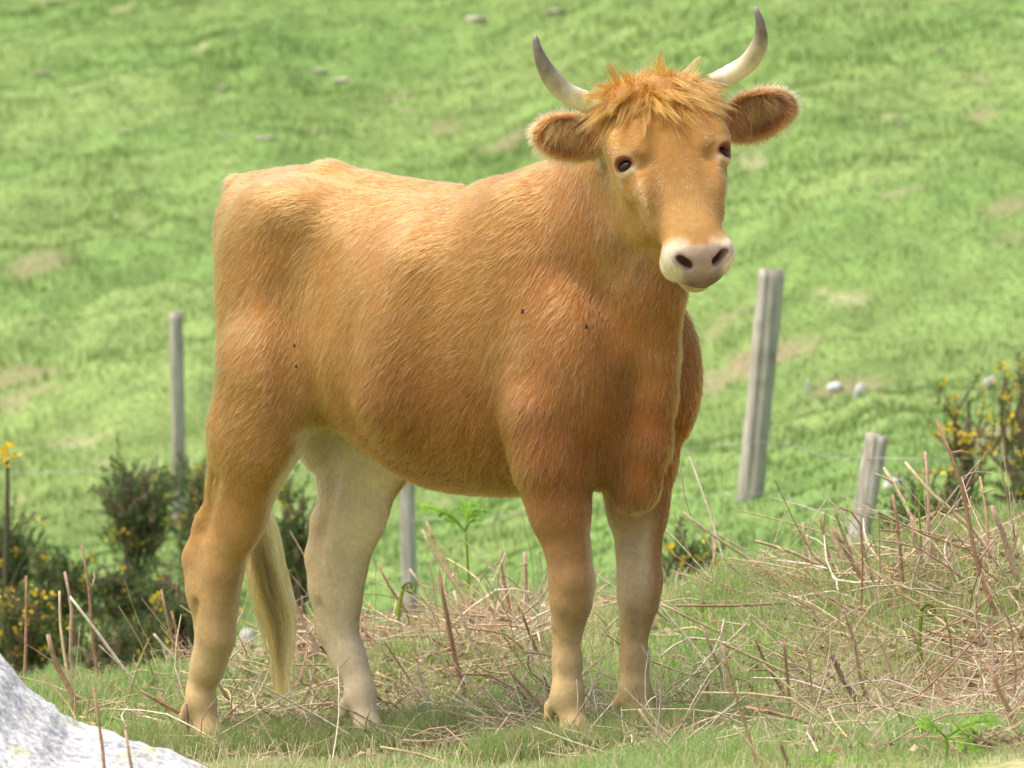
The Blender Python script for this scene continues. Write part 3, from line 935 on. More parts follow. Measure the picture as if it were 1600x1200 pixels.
# hollows of the skin (positive = concave): hair there stands off a little so that it is not swallowed by the fold
_e = np.concatenate([Q[:, [0, 1]], Q[:, [1, 2]], Q[:, [2, 3]], Q[:, [3, 0]]])
_c = np.maximum(np.bincount(_e[:, 0], minlength=len(V)) + np.bincount(_e[:, 1], minlength=len(V)), 1)
def _avg(f):
    return (np.bincount(_e[:, 0], f[_e[:, 1]], len(V)) + np.bincount(_e[:, 1], f[_e[:, 0]], len(V))) / _c
_el = np.linalg.norm(V[_e[:, 0]] - V[_e[:, 1]], axis=1) ** 2
_h2 = (np.bincount(_e[:, 0], _el, len(V)) + np.bincount(_e[:, 1], _el, len(V))) / _c
CURV = sum((_avg(V[:, k]) - V[:, k]) * VN[:, k] for k in range(3)) * 2 / np.maximum(_h2, 1e-8)
for _k in range(12):
    CURV = _avg(CURV)
CURV = np.clip(CURV, 0, 30)
def sample(n, weight):
    T3 = np.concatenate([Q[:, [0, 1, 2]], Q[:, [0, 2, 3]]])
    ar = np.linalg.norm(np.cross(V[T3[:, 1]] - V[T3[:, 0]], V[T3[:, 2]] - V[T3[:, 0]]), axis=1) * weight(V[T3].mean(1))
    cdf = np.cumsum(ar); cdf /= cdf[-1]
    k = np.searchsorted(cdf, RNG.uniform(0, 1, n))
    a, b = RNG.uniform(0, 1, n), RNG.uniform(0, 1, n)
    f = a + b > 1; a[f], b[f] = 1 - a[f], 1 - b[f]
    t = T3[k]
    P = V[t[:, 0]] * (1 - a - b)[:, None] + V[t[:, 1]] * a[:, None] + V[t[:, 2]] * b[:, None]
    Nn = VN[t[:, 0]] * (1 - a - b)[:, None] + VN[t[:, 1]] * a[:, None] + VN[t[:, 2]] * b[:, None]
    return P, Nn / (np.linalg.norm(Nn, axis=1, keepdims=True) + 1e-9), CURV[t[:, 0]]

def bare(P):
    u, v, n = headc(P)
    hx = (P[:, 0] > .5) & (np.abs(v) < .13)
    b = hx & (u > .414) & (np.abs(v) < .048) & (n > -.110)
    for sg in (-1, 1):
        q = P - EYE[sg]
        b |= (np.sqrt((q @ EYE_A[sg] / .0195) ** 2 + (q @ EYE_B[sg] / .0130) ** 2) < 1.3) & (np.linalg.norm(q, axis=1) < .05)
        q = (P - NOS[sg][0]) @ NOS[sg][1].T
        b |= (np.sqrt((q[:, 0] / .0205) ** 2 + (q[:, 1] / .0085) ** 2) < 1.5) & (np.abs(q[:, 2]) < .04)
    return b

if FUR:
    def wt(P):
        u, v, n = headc(P)
        hx = (P[:, 0] > .55) & (P[:, 2] > 1.0)
        return (1 + 1.3 * hx) * np.where(P[:, 1] > .02, np.where(hx, 1, .55), 1)
    P, Nn, kap = sample(450000, wt)
    kp = ~bare(P); P, Nn, kap = P[kp], Nn[kp], kap[kp]
    D, isH = hair_dir(P, Nn)
    x, y, z = P.T
    n = len(P)
    L = .0235 * np.ones(n)
    L = L * (1 - .45 * isH) * (1 - .68 * sm(.62, .42, z))
    L = L * (1 + .25 * sm(.66, .56, z) * sm(-.4, -.2, x) * sm(.35, .2, x))
    u, v, nn = headc(P)
    L = L * (1 - .45 * isH * sm(.26, .36, u))
    for sg in (-1, 1):
        L = L * (1 - .75 * sm(.060, .030, np.linalg.norm(P - EYE[sg], axis=1)))
    for sg, (ec, R, hl_, hh2) in EARS.items():
        q = (P - ec) @ R.T
        ins_ = (np.abs(q[:, 0]) < hl_ * 1.08) & (np.abs(q[:, 1]) < hh2 * 1.1) & (np.abs(q[:, 2]) < .045)
        L = np.where(ins_, .022, L)
    L = L * RNG.uniform(.6, 1.35, n) * (1 + .25 * vnoise(P, 14, 221))
    lift = RNG.uniform(.06, .22, n)[:, None] * (1 + .4 * vnoise(P, 25, 223))[:, None]
    lift = lift + np.clip(kap * L * 1.1, 0, .7)[:, None]
    jit = RNG.normal(0, .12, (n, 3))
    K = 4
    s = np.linspace(0, 1, K)
    pts = np.zeros((n, K, 3))
    for i, t in enumerate(s):
        pts[:, i] = P + L[:, None] * (t * (D + jit * t) + Nn * (lift * (t - .55 * t * t) * 1.1) + np.array([0, 0, -.10]) * t * t) - Nn * .001
    rad = np.array([1, .9, .65, .12])[None] * (.00052 * RNG.uniform(.7, 1.25, n) * (1 - .3 * isH))[:, None]
    C = coat_col(P, Nn)
    al = P @ np.array([-.75, 0, -.66]); ac = P @ np.array([-.66, 0, .75])
    stq = np.stack([al * 16, ac * 70, P[:, 1] * 40], 1)
    C = C * RNG.uniform(.80, 1.20, (n, 1)) * (1 + .26 * vnoise(stq, 1.0, 225) + .10 * vnoise(P, 20, 226) + isH * (.16 * vnoise(P, 120, 227) + .10 * vnoise(P, 45, 228)))[:, None]
    lt = (RNG.uniform(0, 1, n) < .14)[:, None]
    C = np.where(lt, np.minimum(C * 1.25 + .05, .9), C)
    coat = hair_obj('coat', l2w(pts), rad, np.clip(C, .004, .93), cow)
    coat['kind'] = 'stuff'

    def strands(roots, norms, dirs, length, lift, curl, k=7, grav=.5):
        n = len(roots)
        pts = np.zeros((n, k, 3))
        for i, t in enumerate(np.linspace(0, 1, k)):
            pts[:, i] = roots + length[:, None] * (dirs * t + norms * (lift[:, None] * (t - .75 * t * t)) + np.array([0, 0, -1]) * grav * t * t + curl * t * t)
        return pts

    # forelock falling forward from the poll
    nc, per = 460, 15
    n = nc * per
    ca = RNG.uniform(-.098, .090, nc); cb = RNG.uniform(-.045, .040, nc)
    ca[:150] = RNG.normal(-.005, .035, 150)
    a = np.repeat(ca, per) + RNG.normal(0, .008, n); b = np.repeat(cb, per) + RNG.normal(0, .008, n)
    P = np.stack([hd(0, 0, 0)] * n) + a[:, None] * HV + b[:, None] * HU + (.004 - 1.8 * a ** 2 - .012 * (b < 0))[:, None] * HN
    cd = HU[None] * .80 + HV[None] * (np.where(ca < -.005, ca * 6 - .25, ca * 7 + .25))[:, None] + RNG.normal(0, .30, (nc, 3))
    back = RNG.uniform(0, 1, nc) < .07 * (cb < .0)
    cd = np.where(back[:, None], np.array([0, 0, .9]) + HV[None] * (ca * 6)[:, None] + RNG.normal(0, .35, (nc, 3)), cd)
    cd /= np.linalg.norm(cd, axis=1, keepdims=True)
    cl_ = RNG.uniform(.055, .115, nc) * np.where(back, .70, 1)
    D = np.repeat(cd, per, 0) + RNG.normal(0, .07, (n, 3))
    L = np.repeat(cl_, per) * RNG.uniform(.7, 1.1, n)
    bk = np.repeat(back, per)
    pts = strands(P, np.tile(HN, (n, 1)), D, L, np.repeat(RNG.uniform(.08, .36, nc), per) * np.where(bk, .3, 1), np.repeat(RNG.normal(0, .12, (nc, 3)), per, 0) + RNG.normal(0, .04, (n, 3)), 7, .12)
    # strands of a lock draw together towards its tip
    ctr = pts.reshape(nc, per, 7, 3).mean(1).repeat(per, 0)
    pull = np.array([0, .05, .10, .2, .3, .4, .5])[None, :, None]
    pts = pts * (1 - pull) + ctr * pull
    rad = np.array([1, 1, 1, .95, .8, .55, .1])[None] * .00085 * RNG.uniform(.7, 1.3, (n, 1))
    C = np.array([.33, .125, .018]) * np.repeat(RNG.uniform(.55, 1.25, (nc, 1)), per, 0) * RNG.uniform(.75, 1.25, (n, 1)) + np.array([.08, .05, .012]) * (RNG.uniform(0, 1, (n, 1)) < .15)
    fo = hair_obj('forelock', l2w(pts), rad, np.clip(C, .01, .9), cow); fo['kind'] = 'stuff'

    # hair growing inside the ears, and the pale fringe along their rims
    PP, DD, LL, CC_, NN = [], [], [], [], []
    for sg, (ec, R, hl_, hh2) in EARS.items():
        n = 800
        f = RNG.uniform(-.85, .55, n)
        g_ = np.sqrt(np.clip(1 - f ** 2, 0, 1)) * RNG.uniform(.25, .95, n)
        up = R[1] * (1 if R[1][2] > 0 else -1)
        PP.append(ec + f[:, None] * hl_ * R[0] + g_[:, None] * hh2 * up + R[2] * .010)
        DD.append(-up[None] * .9 + R[0][None] * RNG.uniform(-.2, .5, (n, 1)) + RNG.normal(0, .22, (n, 3)) + R[2] * .25)
        LL.append(RNG.uniform(.030, .062, n)); NN.append(np.tile(R[2], (n, 1)))
        CC_.append(np.array([.38, .135, .024]) * RNG.uniform(.35, 1.5, (n, 1)))
        n = 800
        th = RNG.uniform(0, 2 * math.pi, n)
        rimp = np.cos(th)[:, None] * hl_ * R[0] * .97 + np.sin(th)[:, None] * hh2 * R[1] * .97
        k = np.cos(th) > -.75
        PP.append((ec + rimp + R[2] * RNG.uniform(-.008, .010, (n, 1)))[k])
        DD.append((rimp / np.linalg.norm(rimp, axis=1, keepdims=True) + RNG.normal(0, .25, (n, 3)) + np.array([0, 0, -.3]))[k])
        LL.append(RNG.uniform(.012, .030, n)[k]); NN.append(np.tile(R[2], (n, 1))[k])
        CC_.append((np.array([.52, .27, .085]) * RNG.uniform(.7, 1.2, (n, 1)))[k])
    PP, DD, LL, CC_, NN = map(np.concatenate, (PP, DD, LL, CC_, NN))
    DD /= np.linalg.norm(DD, axis=1, keepdims=True)
    n = len(PP)
    pts = strands(PP, NN, DD, LL, RNG.uniform(0, .2, n), RNG.normal(0, .1, (n, 3)), 5, .15)
    eh = hair_obj('ear_hair', l2w(pts), np.array([1, .95, .8, .5, .1])[None] * .00055 * np.ones((n, 1)), np.clip(CC_, .01, .9), cow); eh['kind'] = 'stuff'

    # tail switch
    n = 2600
    tl = np.array(TAIL)[4:, :3]
    path = catmull(np.concatenate([tl, [[-.860, .075, .40], [-.850, .105, .27], [-.840, .125, .16], [-.838, .135, .03]]]), 60)
    st_ = RNG.uniform(.05, .60, n)
    ln = RNG.uniform(.22, .52, n)
    k = 12
    off = np.repeat(RNG.normal(0, 1, (n // 20, 3)), 20, 0) * np.array([.017, .017, 0]) + RNG.normal(0, 1, (n, 3)) * np.array([.004, .004, 0])
    ph_ = np.repeat(RNG.uniform(0, 6.3, (n // 20, 1)), 20, 0); st_ = np.repeat(RNG.uniform(.05, .60, n // 20), 20) + RNG.normal(0, .02, n)
    st_ = np.clip(st_, .02, .7)
    wob = np.stack([vnoise(off * 40 + st_[:, None], 1.0, 401), vnoise(off * 40 + st_[:, None], 1.0, 403), 0 * st_], 1)
    pts = np.zeros((n, k, 3))
    for i, t in enumerate(np.linspace(0, 1, k)):
        sp = np.clip(st_ + ln * t, 0, .999) * 59
        i0 = sp.astype(int); f = (sp - i0)[:, None]
        c = path[i0] * (1 - f) + path[np.minimum(i0 + 1, 59)] * f
        wdt = np.interp(st_ + ln * t, [0, .3, .55, .75, .9, 1.0, 1.2], [.25, .6, 1.2, 1.25, .75, .35, .25])[:, None]
        over = np.clip(st_ + ln * t - .999, 0, 1)[:, None]
        pts[:, i] = c + off * wdt * min(1, t * 3 + .15) + wob * .02 * t + np.concatenate([np.sin(9 * t + ph_), np.cos(8 * t + 2 * ph_), 0 * ph_], 1) * .010 * t + np.array([0, 0, -.3]) * over
    rad = np.array([.7] + [1] * (k - 4) + [.9, .6, .12])[None] * .0008 * np.ones((n, 1))
    C = np.array([.64, .310, .085]) * np.repeat(RNG.uniform(.6, 1.25, (n // 20, 1)), 20, 0) * RNG.uniform(.8, 1.2, (n, 1))
    tl_ = hair_obj('tail_switch', l2w(pts), rad, np.clip(C, .01, .9), cow); tl_['kind'] = 'stuff'

# ------------------------------------------------------------------ fence posts and wire
def post(px_top, px_bot, Y, wpx, label, seed, lichen=.3, groove=True, sink=.25, square=.0):
    r = wpx / F * Y / 2
    a, b = at(*px_top, Y), at(*px_bot, Y)
    ax = (b - a); L = np.linalg.norm(ax); ax /= L
    b = b + ax * sink
    nseg, k = 30, 40
    th = np.linspace(0, 2 * math.pi, k, endpoint=False)
    rg = np.random.default_rng(seed)
    prof = 1 + .10 * np.cos(2 * th + rg.uniform(0, 6)) + .07 * np.cos(3 * th + rg.uniform(0, 6)) + rg.normal(0, .03, k)
    sx = np.array([1.0, 0, 0]); sx = sx - ax * sx.dot(ax); sx /= np.linalg.norm(sx); sy = np.cross(ax, sx)
    V = []
    gth = math.pi / 2 + .35
    for i in range(nseg):
        t = i / (nseg - 1)
        rr = r * prof * (1 - .03 * math.sin(t * 9 + seed)) * (1.02 - .04 * (1 - t))
        if groove:
            g = np.exp(-((np.angle(np.exp(1j * (th - gth - .25 * math.sin(t * 3 + seed)))) / .20) ** 2))
            rr = rr * (1 - .45 * g * (1 - .5 * t))
        c = a + (b - a) * t
        top = (np.cos(th + seed) * .10 + rg.uniform(-.05, .05, k)) * r if i == 0 else 0
        V.append(c + rr[:, None] * (np.cos(th)[:, None] * sx + np.sin(th)[:, None] * sy) + ax * np.reshape(top, (-1, 1)) if i == 0 else c + rr[:, None] * (np.cos(th)[:, None] * sx + np.sin(th)[:, None] * sy))
    V = np.concatenate(V + [[a + ax * .004], [b]])
    i = np.arange(nseg - 1)[:, None] * k; j = np.arange(k)[None]
    Fq = np.stack([i + j, i + (j + 1) % k, i + k + (j + 1) % k, i + k + j], -1).reshape(-1, 4)
    c0, c1 = nseg * k, nseg * k + 1; jj = np.arange(k)
    Fq = np.concatenate([Fq, np.stack([np.full(k, c0), (jj + 1) % k, jj, jj], 1), np.stack([np.full(k, c1), (nseg - 1) * k + jj, (nseg - 1) * k + (jj + 1) % k, (nseg - 1) * k + (jj + 1) % k], 1)])
    q = V * np.array([60, 60, 5])
    gr = vnoise(q, 1, seed); n2 = vnoise(V, 18, seed + 3); n3 = vnoise(V, 40, seed + 5)
    c = np.array([.43, .39, .32]) * (1 + .28 * gr + .15 * n2)[:, None]
    c = mixc(c, (.15, .15, .11), sm(.1, .6, n2) * .5)
    c = mixc(c, (.52, .55, .50), sm(.25, .5, n3 + .3 * n2) * lichen)
    c = mixc(c, (.20, .22, .10), sm(.3, .8, -n2) * .35)
    o = mesh_np('fence_post', V - b, quads_to_tris(Fq), M_WOOD, c, smooth=True)
    o.location = b
    tag(o, label, 'fence post', 'posts of the old field fence')
    return o
post((1206, 421), (1174, 752), 25.0, 37, 'tall grey split timber post tilting right of the cow', 3, .12)
post((1370, 679), (1330, 900), 21.0, 34, 'short leaning post blotched with pale lichen behind the bracken', 5, .95, False, .3)
post((275, 488), (280, 790), 29.0, 21, "thin weathered post standing left of the cow's rump", 8, .2, False)
post((634, 690), (642, 960), 24.0, 23, "pale slim post seen under the cow's belly", 11, .55, False, .3)
m, n, l, p = new_mat('galvanised_wire'); p.inputs['Base Color'].default_value = (.42, .43, .43, 1); p.inputs['Metallic'].default_value = .7; p.inputs['Roughness'].default_value = .5
M_WIRE = m
def wire(pts, label, barb=False):
    P = catmull([at(*q) for q in pts], 60)
    P[:, 2] -= .012 * np.abs(np.sin(np.linspace(0, math.pi * (len(pts) - 1), 60)))
    V, Fq = tube(P, np.full(60, .0015), 6)
    o = mesh_np('fence_wire', V - P[0], quads_to_tris(Fq), M_WIRE)
    o.location = P[0]
    tag(o, label, 'wire', 'wires of the old field fence')
wire([(-260, 826, 29.8), (278, 819, 28.95), (640, 812, 23.95), (1172, 770, 24.95), (1345, 800, 20.95), (1900, 770, 22)], 'lower fence wire crossing in front of the tall gorse bush')
wire([(-260, 742, 29.8), (277, 731, 28.95), (637, 735, 23.95), (1180, 690, 24.95), (1360, 715, 20.95), (1900, 690, 22)], 'upper fence wire strung across the grass left of the cow')

# ------------------------------------------------------------------ stones
def stone(px, py, wpx, hpx, label, seed, col=(.60, .58, .54), group=None, Y=None):
    c = ray_ground(px, py, 13.4 if Y is None else 19.4)
    r = wpx / F * c[1] / 2; h = hpx / F * c[1]
    V, Fq = uv_ball(np.zeros(3), (1, 1, 1), None, 14, 9)
    rg = seed * 1.7
    n = fbm(V + rg, 1.1, seed, 3)
    V = V * (1 + .55 * n)[:, None]
    V = np.sign(V) * np.abs(V) ** .85
    V = V * np.array([r, r * .8, h * .55]) + np.array([.25 * r * V[:, 2], 0 * V[:, 2], h * .10 + 0 * V[:, 2]]).T
    cc_ = np.asarray(col) * (1 + .25 * vnoise(V + rg, 60, seed) + .2 * vnoise(V + rg, 25, seed))[:, None]
    o = mesh_np('stone', V, quads_to_tris(Fq), M_ROCK, cc_, smooth=True)
    o.location = c
    tag(o, label, 'stone', group)
G_ = 'pale stones lying about the pasture'
W_ = (.52, .51, .47)
stone(162, 1022, 34, 44, 'white stone among the gorse behind the dry stems on the left', 1, W_, G_, 1)
stone(352, 1012, 36, 40, "white stone showing just right of the cow's near hind leg", 2, W_, G_, 1)
stone(385, 1010, 26, 38, 'white stone beside the tail switch, smaller of its pair', 3, W_, G_, 1)
stone(1303, 612, 24, 18, 'grey-white stone left of its twin above the leaning post', 4, (.6, .58, .54), G_, 1)
stone(1344, 614, 17, 26, 'white upright stone above the leaning post', 5, W_, G_, 1)
stone(1262, 612, 8, 24, 'thin white shard of stone standing in the grass above the leaning post', 6, W_, G_, 1)
stone(1545, 605, 22, 22, 'small white stone by the right-hand gorse', 7, W_, G_, 1)
stone(1396, 760, 26, 20, 'white stone lying right of the leaning post', 8, W_, G_, 1)
for k, (px, py, wp, hp, lb) in enumerate((
        (66, 118, 28, 12, 'flat pale stone high on the hillside at the left edge'), (497, 113, 24, 14, "left one of a close pair of buff stones above the cow's back"),
        (535, 128, 30, 14, "right one of a close pair of buff stones above the cow's back"), (350, 138, 24, 12, "buff stone high above the cow's rump, left of the close pair"),
        (742, 32, 30, 20, 'lumpy buff stone left of the left-hand horn near the top edge'), (352, 217, 26, 12, "flat buff stone just above the cow's tail head"),
        (192, 208, 18, 9, "small stone left of and above the cow's tail head"), (415, 218, 32, 14, "widest flat stone just above the cow's hip"),
        (868, 20, 30, 14, 'buff stone at the top edge straight above the left-hand horn'), (1470, 80, 16, 9, 'tiny stone alone near the upper right corner'),
        (1404, 195, 20, 9, "small stone in the grass right of the cow's right-hand ear"), (180, 343, 16, 8, "tiny pale stone left of the cow's rump, above the thin post"),
        (1490, 134, 16, 7, 'left one of two small pale stones near the upper right corner'), (1524, 130, 16, 7, 'right one of two small pale stones near the upper right corner'))):
    stone(px, py, wp, hp * .55, lb, 20 + k, (.44, .41, .29), 'small stones scattered over the hillside', 1)

# boulder at the lower left
def boulder():
    prof = [(-420, 985), (-220, 965), (-60, 985), (0, 1022), (22, 1040), (50, 1074), (90, 1106), (128, 1136), (180, 1148), (236, 1166), (300, 1190), (350, 1222), (420, 1270)]
    Yb = 13.3
    PX = np.array([(p - 800) / F * Yb for p, q in prof]); PZ = np.array([ZC - (q - 600) / F * Yb for p, q in prof])
    nx_, ny_ = 150, 90
    xs_ = np.linspace(PX[0], PX[-1], nx_)
    zr = pchip(xs_, PX, PZ)
    V = []
    for j in range(ny_):
        t = j / (ny_ - 1)                      # 0 front foot, 1 back foot
        y = Yb - .85 + 1.15 * t
        k = np.sqrt(np.clip(1 - ((t - .74) / (.80 if t < .74 else .30)) ** 2, 0, 1))
        base = -.55
        V.append(np.stack([xs_, np.full(nx_, y) - .10 * (zr - zr.min()), base + (zr - base) * (k ** .7)], 1))
    V = np.concatenate(V)
    n1 = fbm(V, 5, 501, 4); n2 = fbm(V * np.array([1, 1, 2.2]), 16, 503, 3)
    rdg = 1 - np.abs(vnoise(V * np.array([1, .6, 1.5]), 4.2, 505)); crk = sm(.10, .0, np.abs(vnoise(V * np.array([1.0, .7, .4]), 3.1, 507)))
    V[:, 2] += (.022 * n1 + .012 * n2 + .045 * (rdg - .6) - .022 * crk) * sm(-.5, -.2, V[:, 2]); V[:, 1] += .018 * n2
    i = (np.arange(ny_ - 1)[:, None] * nx_ + np.arange(nx_ - 1)[None]).ravel()
    Fq = np.stack([i, i + 1, i + nx_ + 1, i + nx_], 1)
    a = fbm(V, 9, 511, 3); b = fbm(V, 30, 513, 3); c = fbm(V, 22, 517, 2)
    col = np.tile(np.array([.58, .57, .56]), (len(V), 1)) * (1 + .25 * b)[:, None]
    col = mixc(col, (.40, .39, .41), sm(.15, .5, a) * .6)
    col = mixc(col, (.86, .85, .83), sm(.05, .4, -a) * .7)
    col = mixc(col, (.55, .58, .25), sm(.32, .55, c) * .7)
    col = mixc(col, (.14, .13, .14), sm(.35, .6, fbm(V, 45, 519, 2)) * .6)
    col = mixc(col, (.16, .15, .14), crk * .6)
    org = np.array([PX[3], Yb, -.4])
    o = mesh_np('boulder', V - org, Fq, M_ROCK, col, smooth=True)
    o.location = org
    tag(o, 'large pale granite boulder with lichen in the lower left corner', 'boulder')
boulder()

# ------------------------------------------------------------------ gorse
def gorse(px, py_top, py_bot, wpx, Y, label, seed, dens=1.0, flowers=40, sparse=False, lean=0.0):
    """spiny bush: woody stems, needle foliage, yellow pea flowers"""
    rg = np.random.default_rng(seed)
    b = at(px, py_bot, Y); b[2] = min(b[2], gz1(b[0], b[1]) + .02)
    H_ = (py_bot - py_top) / F * Y; H_ = at(px, py_top, Y)[2] - b[2]; W2 = wpx / F * Y / 2
    root = empty('gorse_bush', b)
    tag(root, label, 'bush', 'gorse bushes along the old fence')
    SV, SF, off = [], [], 0
    tips = []
    nb = 9 if sparse else 16
    for k in range(nb):
        a = rg.uniform(0, 2 * math.pi); rr = W2 * math.sqrt(rg.uniform(0, 1)) * .8
        top = np.array([math.cos(a) * rr + lean * H_, math.sin(a) * rr * .8, H_ * rg.uniform(.55, .97) * (1 - .22 * (rr / W2) ** 2)])
        P = catmull([np.zeros(3), top * np.array([.25, .25, .4]) + rg.normal(0, .02, 3), top * np.array([.7, .7, .75]) + rg.normal(0, .03, 3), top], 10)
        v, f = tube(P, np.linspace(.012, .004, 10) * (1 if H_ > .35 else .6), 5, False)
        SV.append(v); SF.append(f + off); off += len(v)
        tips.append(P)
    st_col = np.array([.16, .115, .07])
    mesh_np('stem', np.concatenate(SV), quads_to_tris(np.concatenate(SF)), M_STEM, np.tile(st_col, (off, 1)), parent=root)
    # foliage sprays: short spiny shoots packed with needles
    ns = int((60 if sparse else 150) * dens)
    cen, dirs = [], []
    for k in range(ns):
        P = tips[rg.integers(nb)]
        t = rg.uniform(.25, 1.0) ** .7
        c = P[min(9, int(t * 9.99))] + rg.normal(0, 1, 3) * W2 * np.array([.17, .17, .10])
        cen.append(c); d = rg.normal(0, .55, 3) + np.array([c[0] / W2 * .5, c[1] / W2 * .5, .8]); dirs.append(d / np.linalg.norm(d))
    cen = np.array(cen); dirs = np.array(dirs)
    per = 46
    n = ns * per
    t = rg.uniform(0, 1, n); C0_ = np.repeat(cen, per, 0); D0 = np.repeat(dirs, per, 0)
    shl = min(.11, .25 * H_)
    root_p = C0_ + D0 * (t * shl)[:, None]
    nd = D0 * .6 + rg.normal(0, .6, (n, 3)); nd /= np.linalg.norm(nd, axis=1, keepdims=True)
    L = rg.uniform(.014, .032, n) * (1.15 - .4 * t)
    sdv = np.cross(nd, rg.normal(0, 1, (n, 3))); sdv /= np.linalg.norm(sdv, axis=1, keepdims=True)
    V = np.stack([root_p - sdv * .0026, root_p + sdv * .0026, root_p + nd * L[:, None]], 1)
    tone = np.repeat(rg.uniform(0, 1, ns), per)[:, None]
    hgt = np.clip(root_p[:, 2] / H_, 0, 1)[:, None]
    dead = np.repeat(rg.uniform(0, 1, ns) < (.55 if sparse else .22) , per)[:, None] | (rg.uniform(0, 1, (n, 1)) > .35 + 1.1 * hgt)
    col = np.array([.075, .130, .040]) * (1 - tone) + np.array([.190, .235, .085]) * tone
    col = np.where(dead, np.array([.27, .205, .125]) * rg.uniform(.6, 1.2, (n, 1)), col)
    mesh_np('foliage', V.reshape(-1, 3), np.arange(3 * n).reshape(-1, 3), M_GORSE, np.repeat(col, 3, 0), parent=root)['kind'] = 'stuff'
    FV, FF, off = [], [], 0
    for k in range(flowers):
        i = rg.integers(ns)
        c = cen[i] + dirs[i] * shl * rg.uniform(.5, 1.1)
        for q in range(5):
            a = rg.normal(0, 1, 3); a /= np.linalg.norm(a); bb = np.cross(a, rg.normal(0, 1, 3)); bb /= np.linalg.norm(bb)
            c2 = c + rg.normal(0, .010, 3); s_ = rg.uniform(.008, .014)
            FV += [c2, c2 + a * s_ + bb * s_ * .6, c2 + a * s_ * 1.5, c2 + a * s_ - bb * s_ * .6]; FF += [(off, off + 1, off + 2), (off, off + 2, off + 3)]; off += 4
    if flowers:
        fc = np.array([.82, .60, .04]) * np.repeat(rg.uniform(.75, 1.1, (off // 4, 1)), 4, 0)
        mesh_np('blossom', np.array(FV), np.array(FF), M_FLOWER, fc, parent=root)
gorse(215, 712, 905, 118, 24.0, 'tall dark gorse bush standing alone before the left fence post', 31, 1.5, 26)
gorse(15, 800, 960, 100, 22.5, 'gorse bush cut off by the left edge of the picture', 32, 1.1, 30)
gorse(98, 858, 985, 110, 22.0, 'low brownish gorse bush between the left edge and the tall one', 33, 1.0, 16)
gorse(205, 872, 1000, 120, 22.0, 'rounded grey-green gorse bush at the foot of the tall one', 34, 1.2, 14)
gorse(45, 930, 1050, 150, 20.6, 'spreading gorse with many yellow flowers low at the left', 35, 1.0, 60)
gorse(180, 955, 1055, 170, 20.4, 'flat gorse mat behind the dry stems on the left', 36, 1.0, 20)
gorse(318, 725, 900, 70, 24.5, "flowering gorse half hidden by the cow's near hind leg", 37, .9, 40)
gorse(465, 735, 915, 84, 23.0, "gorse bush with orange flowers seen between the cow's hind legs", 38, 1.1, 34)
gorse(300, 900, 1040, 130, 21.0, "low gorse behind the cow's near hock", 39, .9, 20)
gorse(1072, 842, 915, 66, 20.5, "small gorse with yellow flowers right of the cow's far foreleg", 40, .6, 30)
gorse(1500, 590, 790, 110, 22.5, 'thin straggly gorse with bare brown stems on the right', 41, .55, 60, True)
gorse(1592, 560, 760, 90, 22.0, 'gorse with yellow flowers cut off by the right edge', 42, .7, 60, True)
gorse(1462, 752, 880, 120, 20.3, 'dark low gorse behind the tallest bracken stems', 43, 1.1, 12)
gorse(1605, 715, 830, 60, 20.5, 'dark gorse tuft low at the right edge', 44, .8, 12)
def sprig(px, py, pyb, Y, label, seed):
    b = at(px - 6, pyb, Y); b[2] = min(b[2], gz1(b[0], b[1]))
    P = catmull([np.zeros(3), (at(px - 3, (py + pyb) / 2, Y) - b) + np.array([.01, 0, 0]), at(px, py, Y) - b], 10)
    V, Fq = tube(P, np.linspace(.012, .005, 10), 6)
    o = empty('gorse_sprig', b); tag(o, label, 'sprig')
    mesh_np('stem', V, quads_to_tris(Fq), M_STEM, np.tile(np.array([.10, .09, .05]), (len(V), 1)), parent=o)
    rg = np.random.default_rng(seed); FV, FF, off = [], [], 0
    for q in range(34):
        a = rg.normal(0, 1, 3); a /= np.linalg.norm(a); bb = np.cross(a, rg.normal(0, 1, 3)); bb /= np.linalg.norm(bb)
        c2 = P[-1] + rg.normal(0, .018, 3); s_ = .016
        FV += [c2, c2 + a * s_ + bb * s_ * .6, c2 + a * s_ * 1.5, c2 + a * s_ - bb * s_ * .6]; FF += [(off, off + 1, off + 2), (off, off + 2, off + 3)]; off += 4
    mesh_np('blossom', np.array(FV), np.array(FF), M_FLOWER, np.tile(np.array([.82, .55, .02]), (off, 1)), parent=o)
sprig(10, 712, 830, 22.0, 'single bare sprig topped with yellow flowers at the left edge', 3)

# ------------------------------------------------------------------ bracken stems
def knoll(px, py):
    b = ray_ground(px, py)
    for _ in range(3):
        lim = float(np.interp(b[0], CX, CY)) + .05
        if b[1] > lim:
            X_ = (px - 800) / F * lim
            b = np.array([X_, lim, gz1(X_, lim)])
    return b
def stem_mesh(P0, P1, r, rg, bend=.04, twigs=0, K=7):
    L = np.linalg.norm(P1 - P0)
    mid = [P0 + (P1 - P0) * t + rg.normal(0, bend * L * .5, 3) * np.array([1, 1, .6]) for t in (.33, .68)]
    P = catmull([P0] + mid + [P1], K)
    V, Fq = tube(P, r * np.linspace(1.1, .7, K), 6)
    VV, FF, TT = [V], [quads_to_tris(Fq)], [np.concatenate([np.repeat(np.linspace(0, 1, K), 6), [0, 1]])]
    off = len(V)
    for q in range(twigs):
        i = rg.integers(2, K - 1)
        d = rg.normal(0, 1, 3); d[2] = abs(d[2]) * .7; d /= np.linalg.norm(d)
        T_ = catmull([P[i], P[i] + d * L * .10, P[i] + d * L * rg.uniform(.14, .24) + rg.normal(0, .01, 3)], 4)
        v, f = tube(T_, r * np.linspace(.6, .3, 4), 5)
        VV.append(v); FF.append(quads_to_tris(f) + off); TT.append(np.full(len(v), .8)); off += len(v)
    return np.concatenate(VV), np.concatenate(FF), np.concatenate(TT)

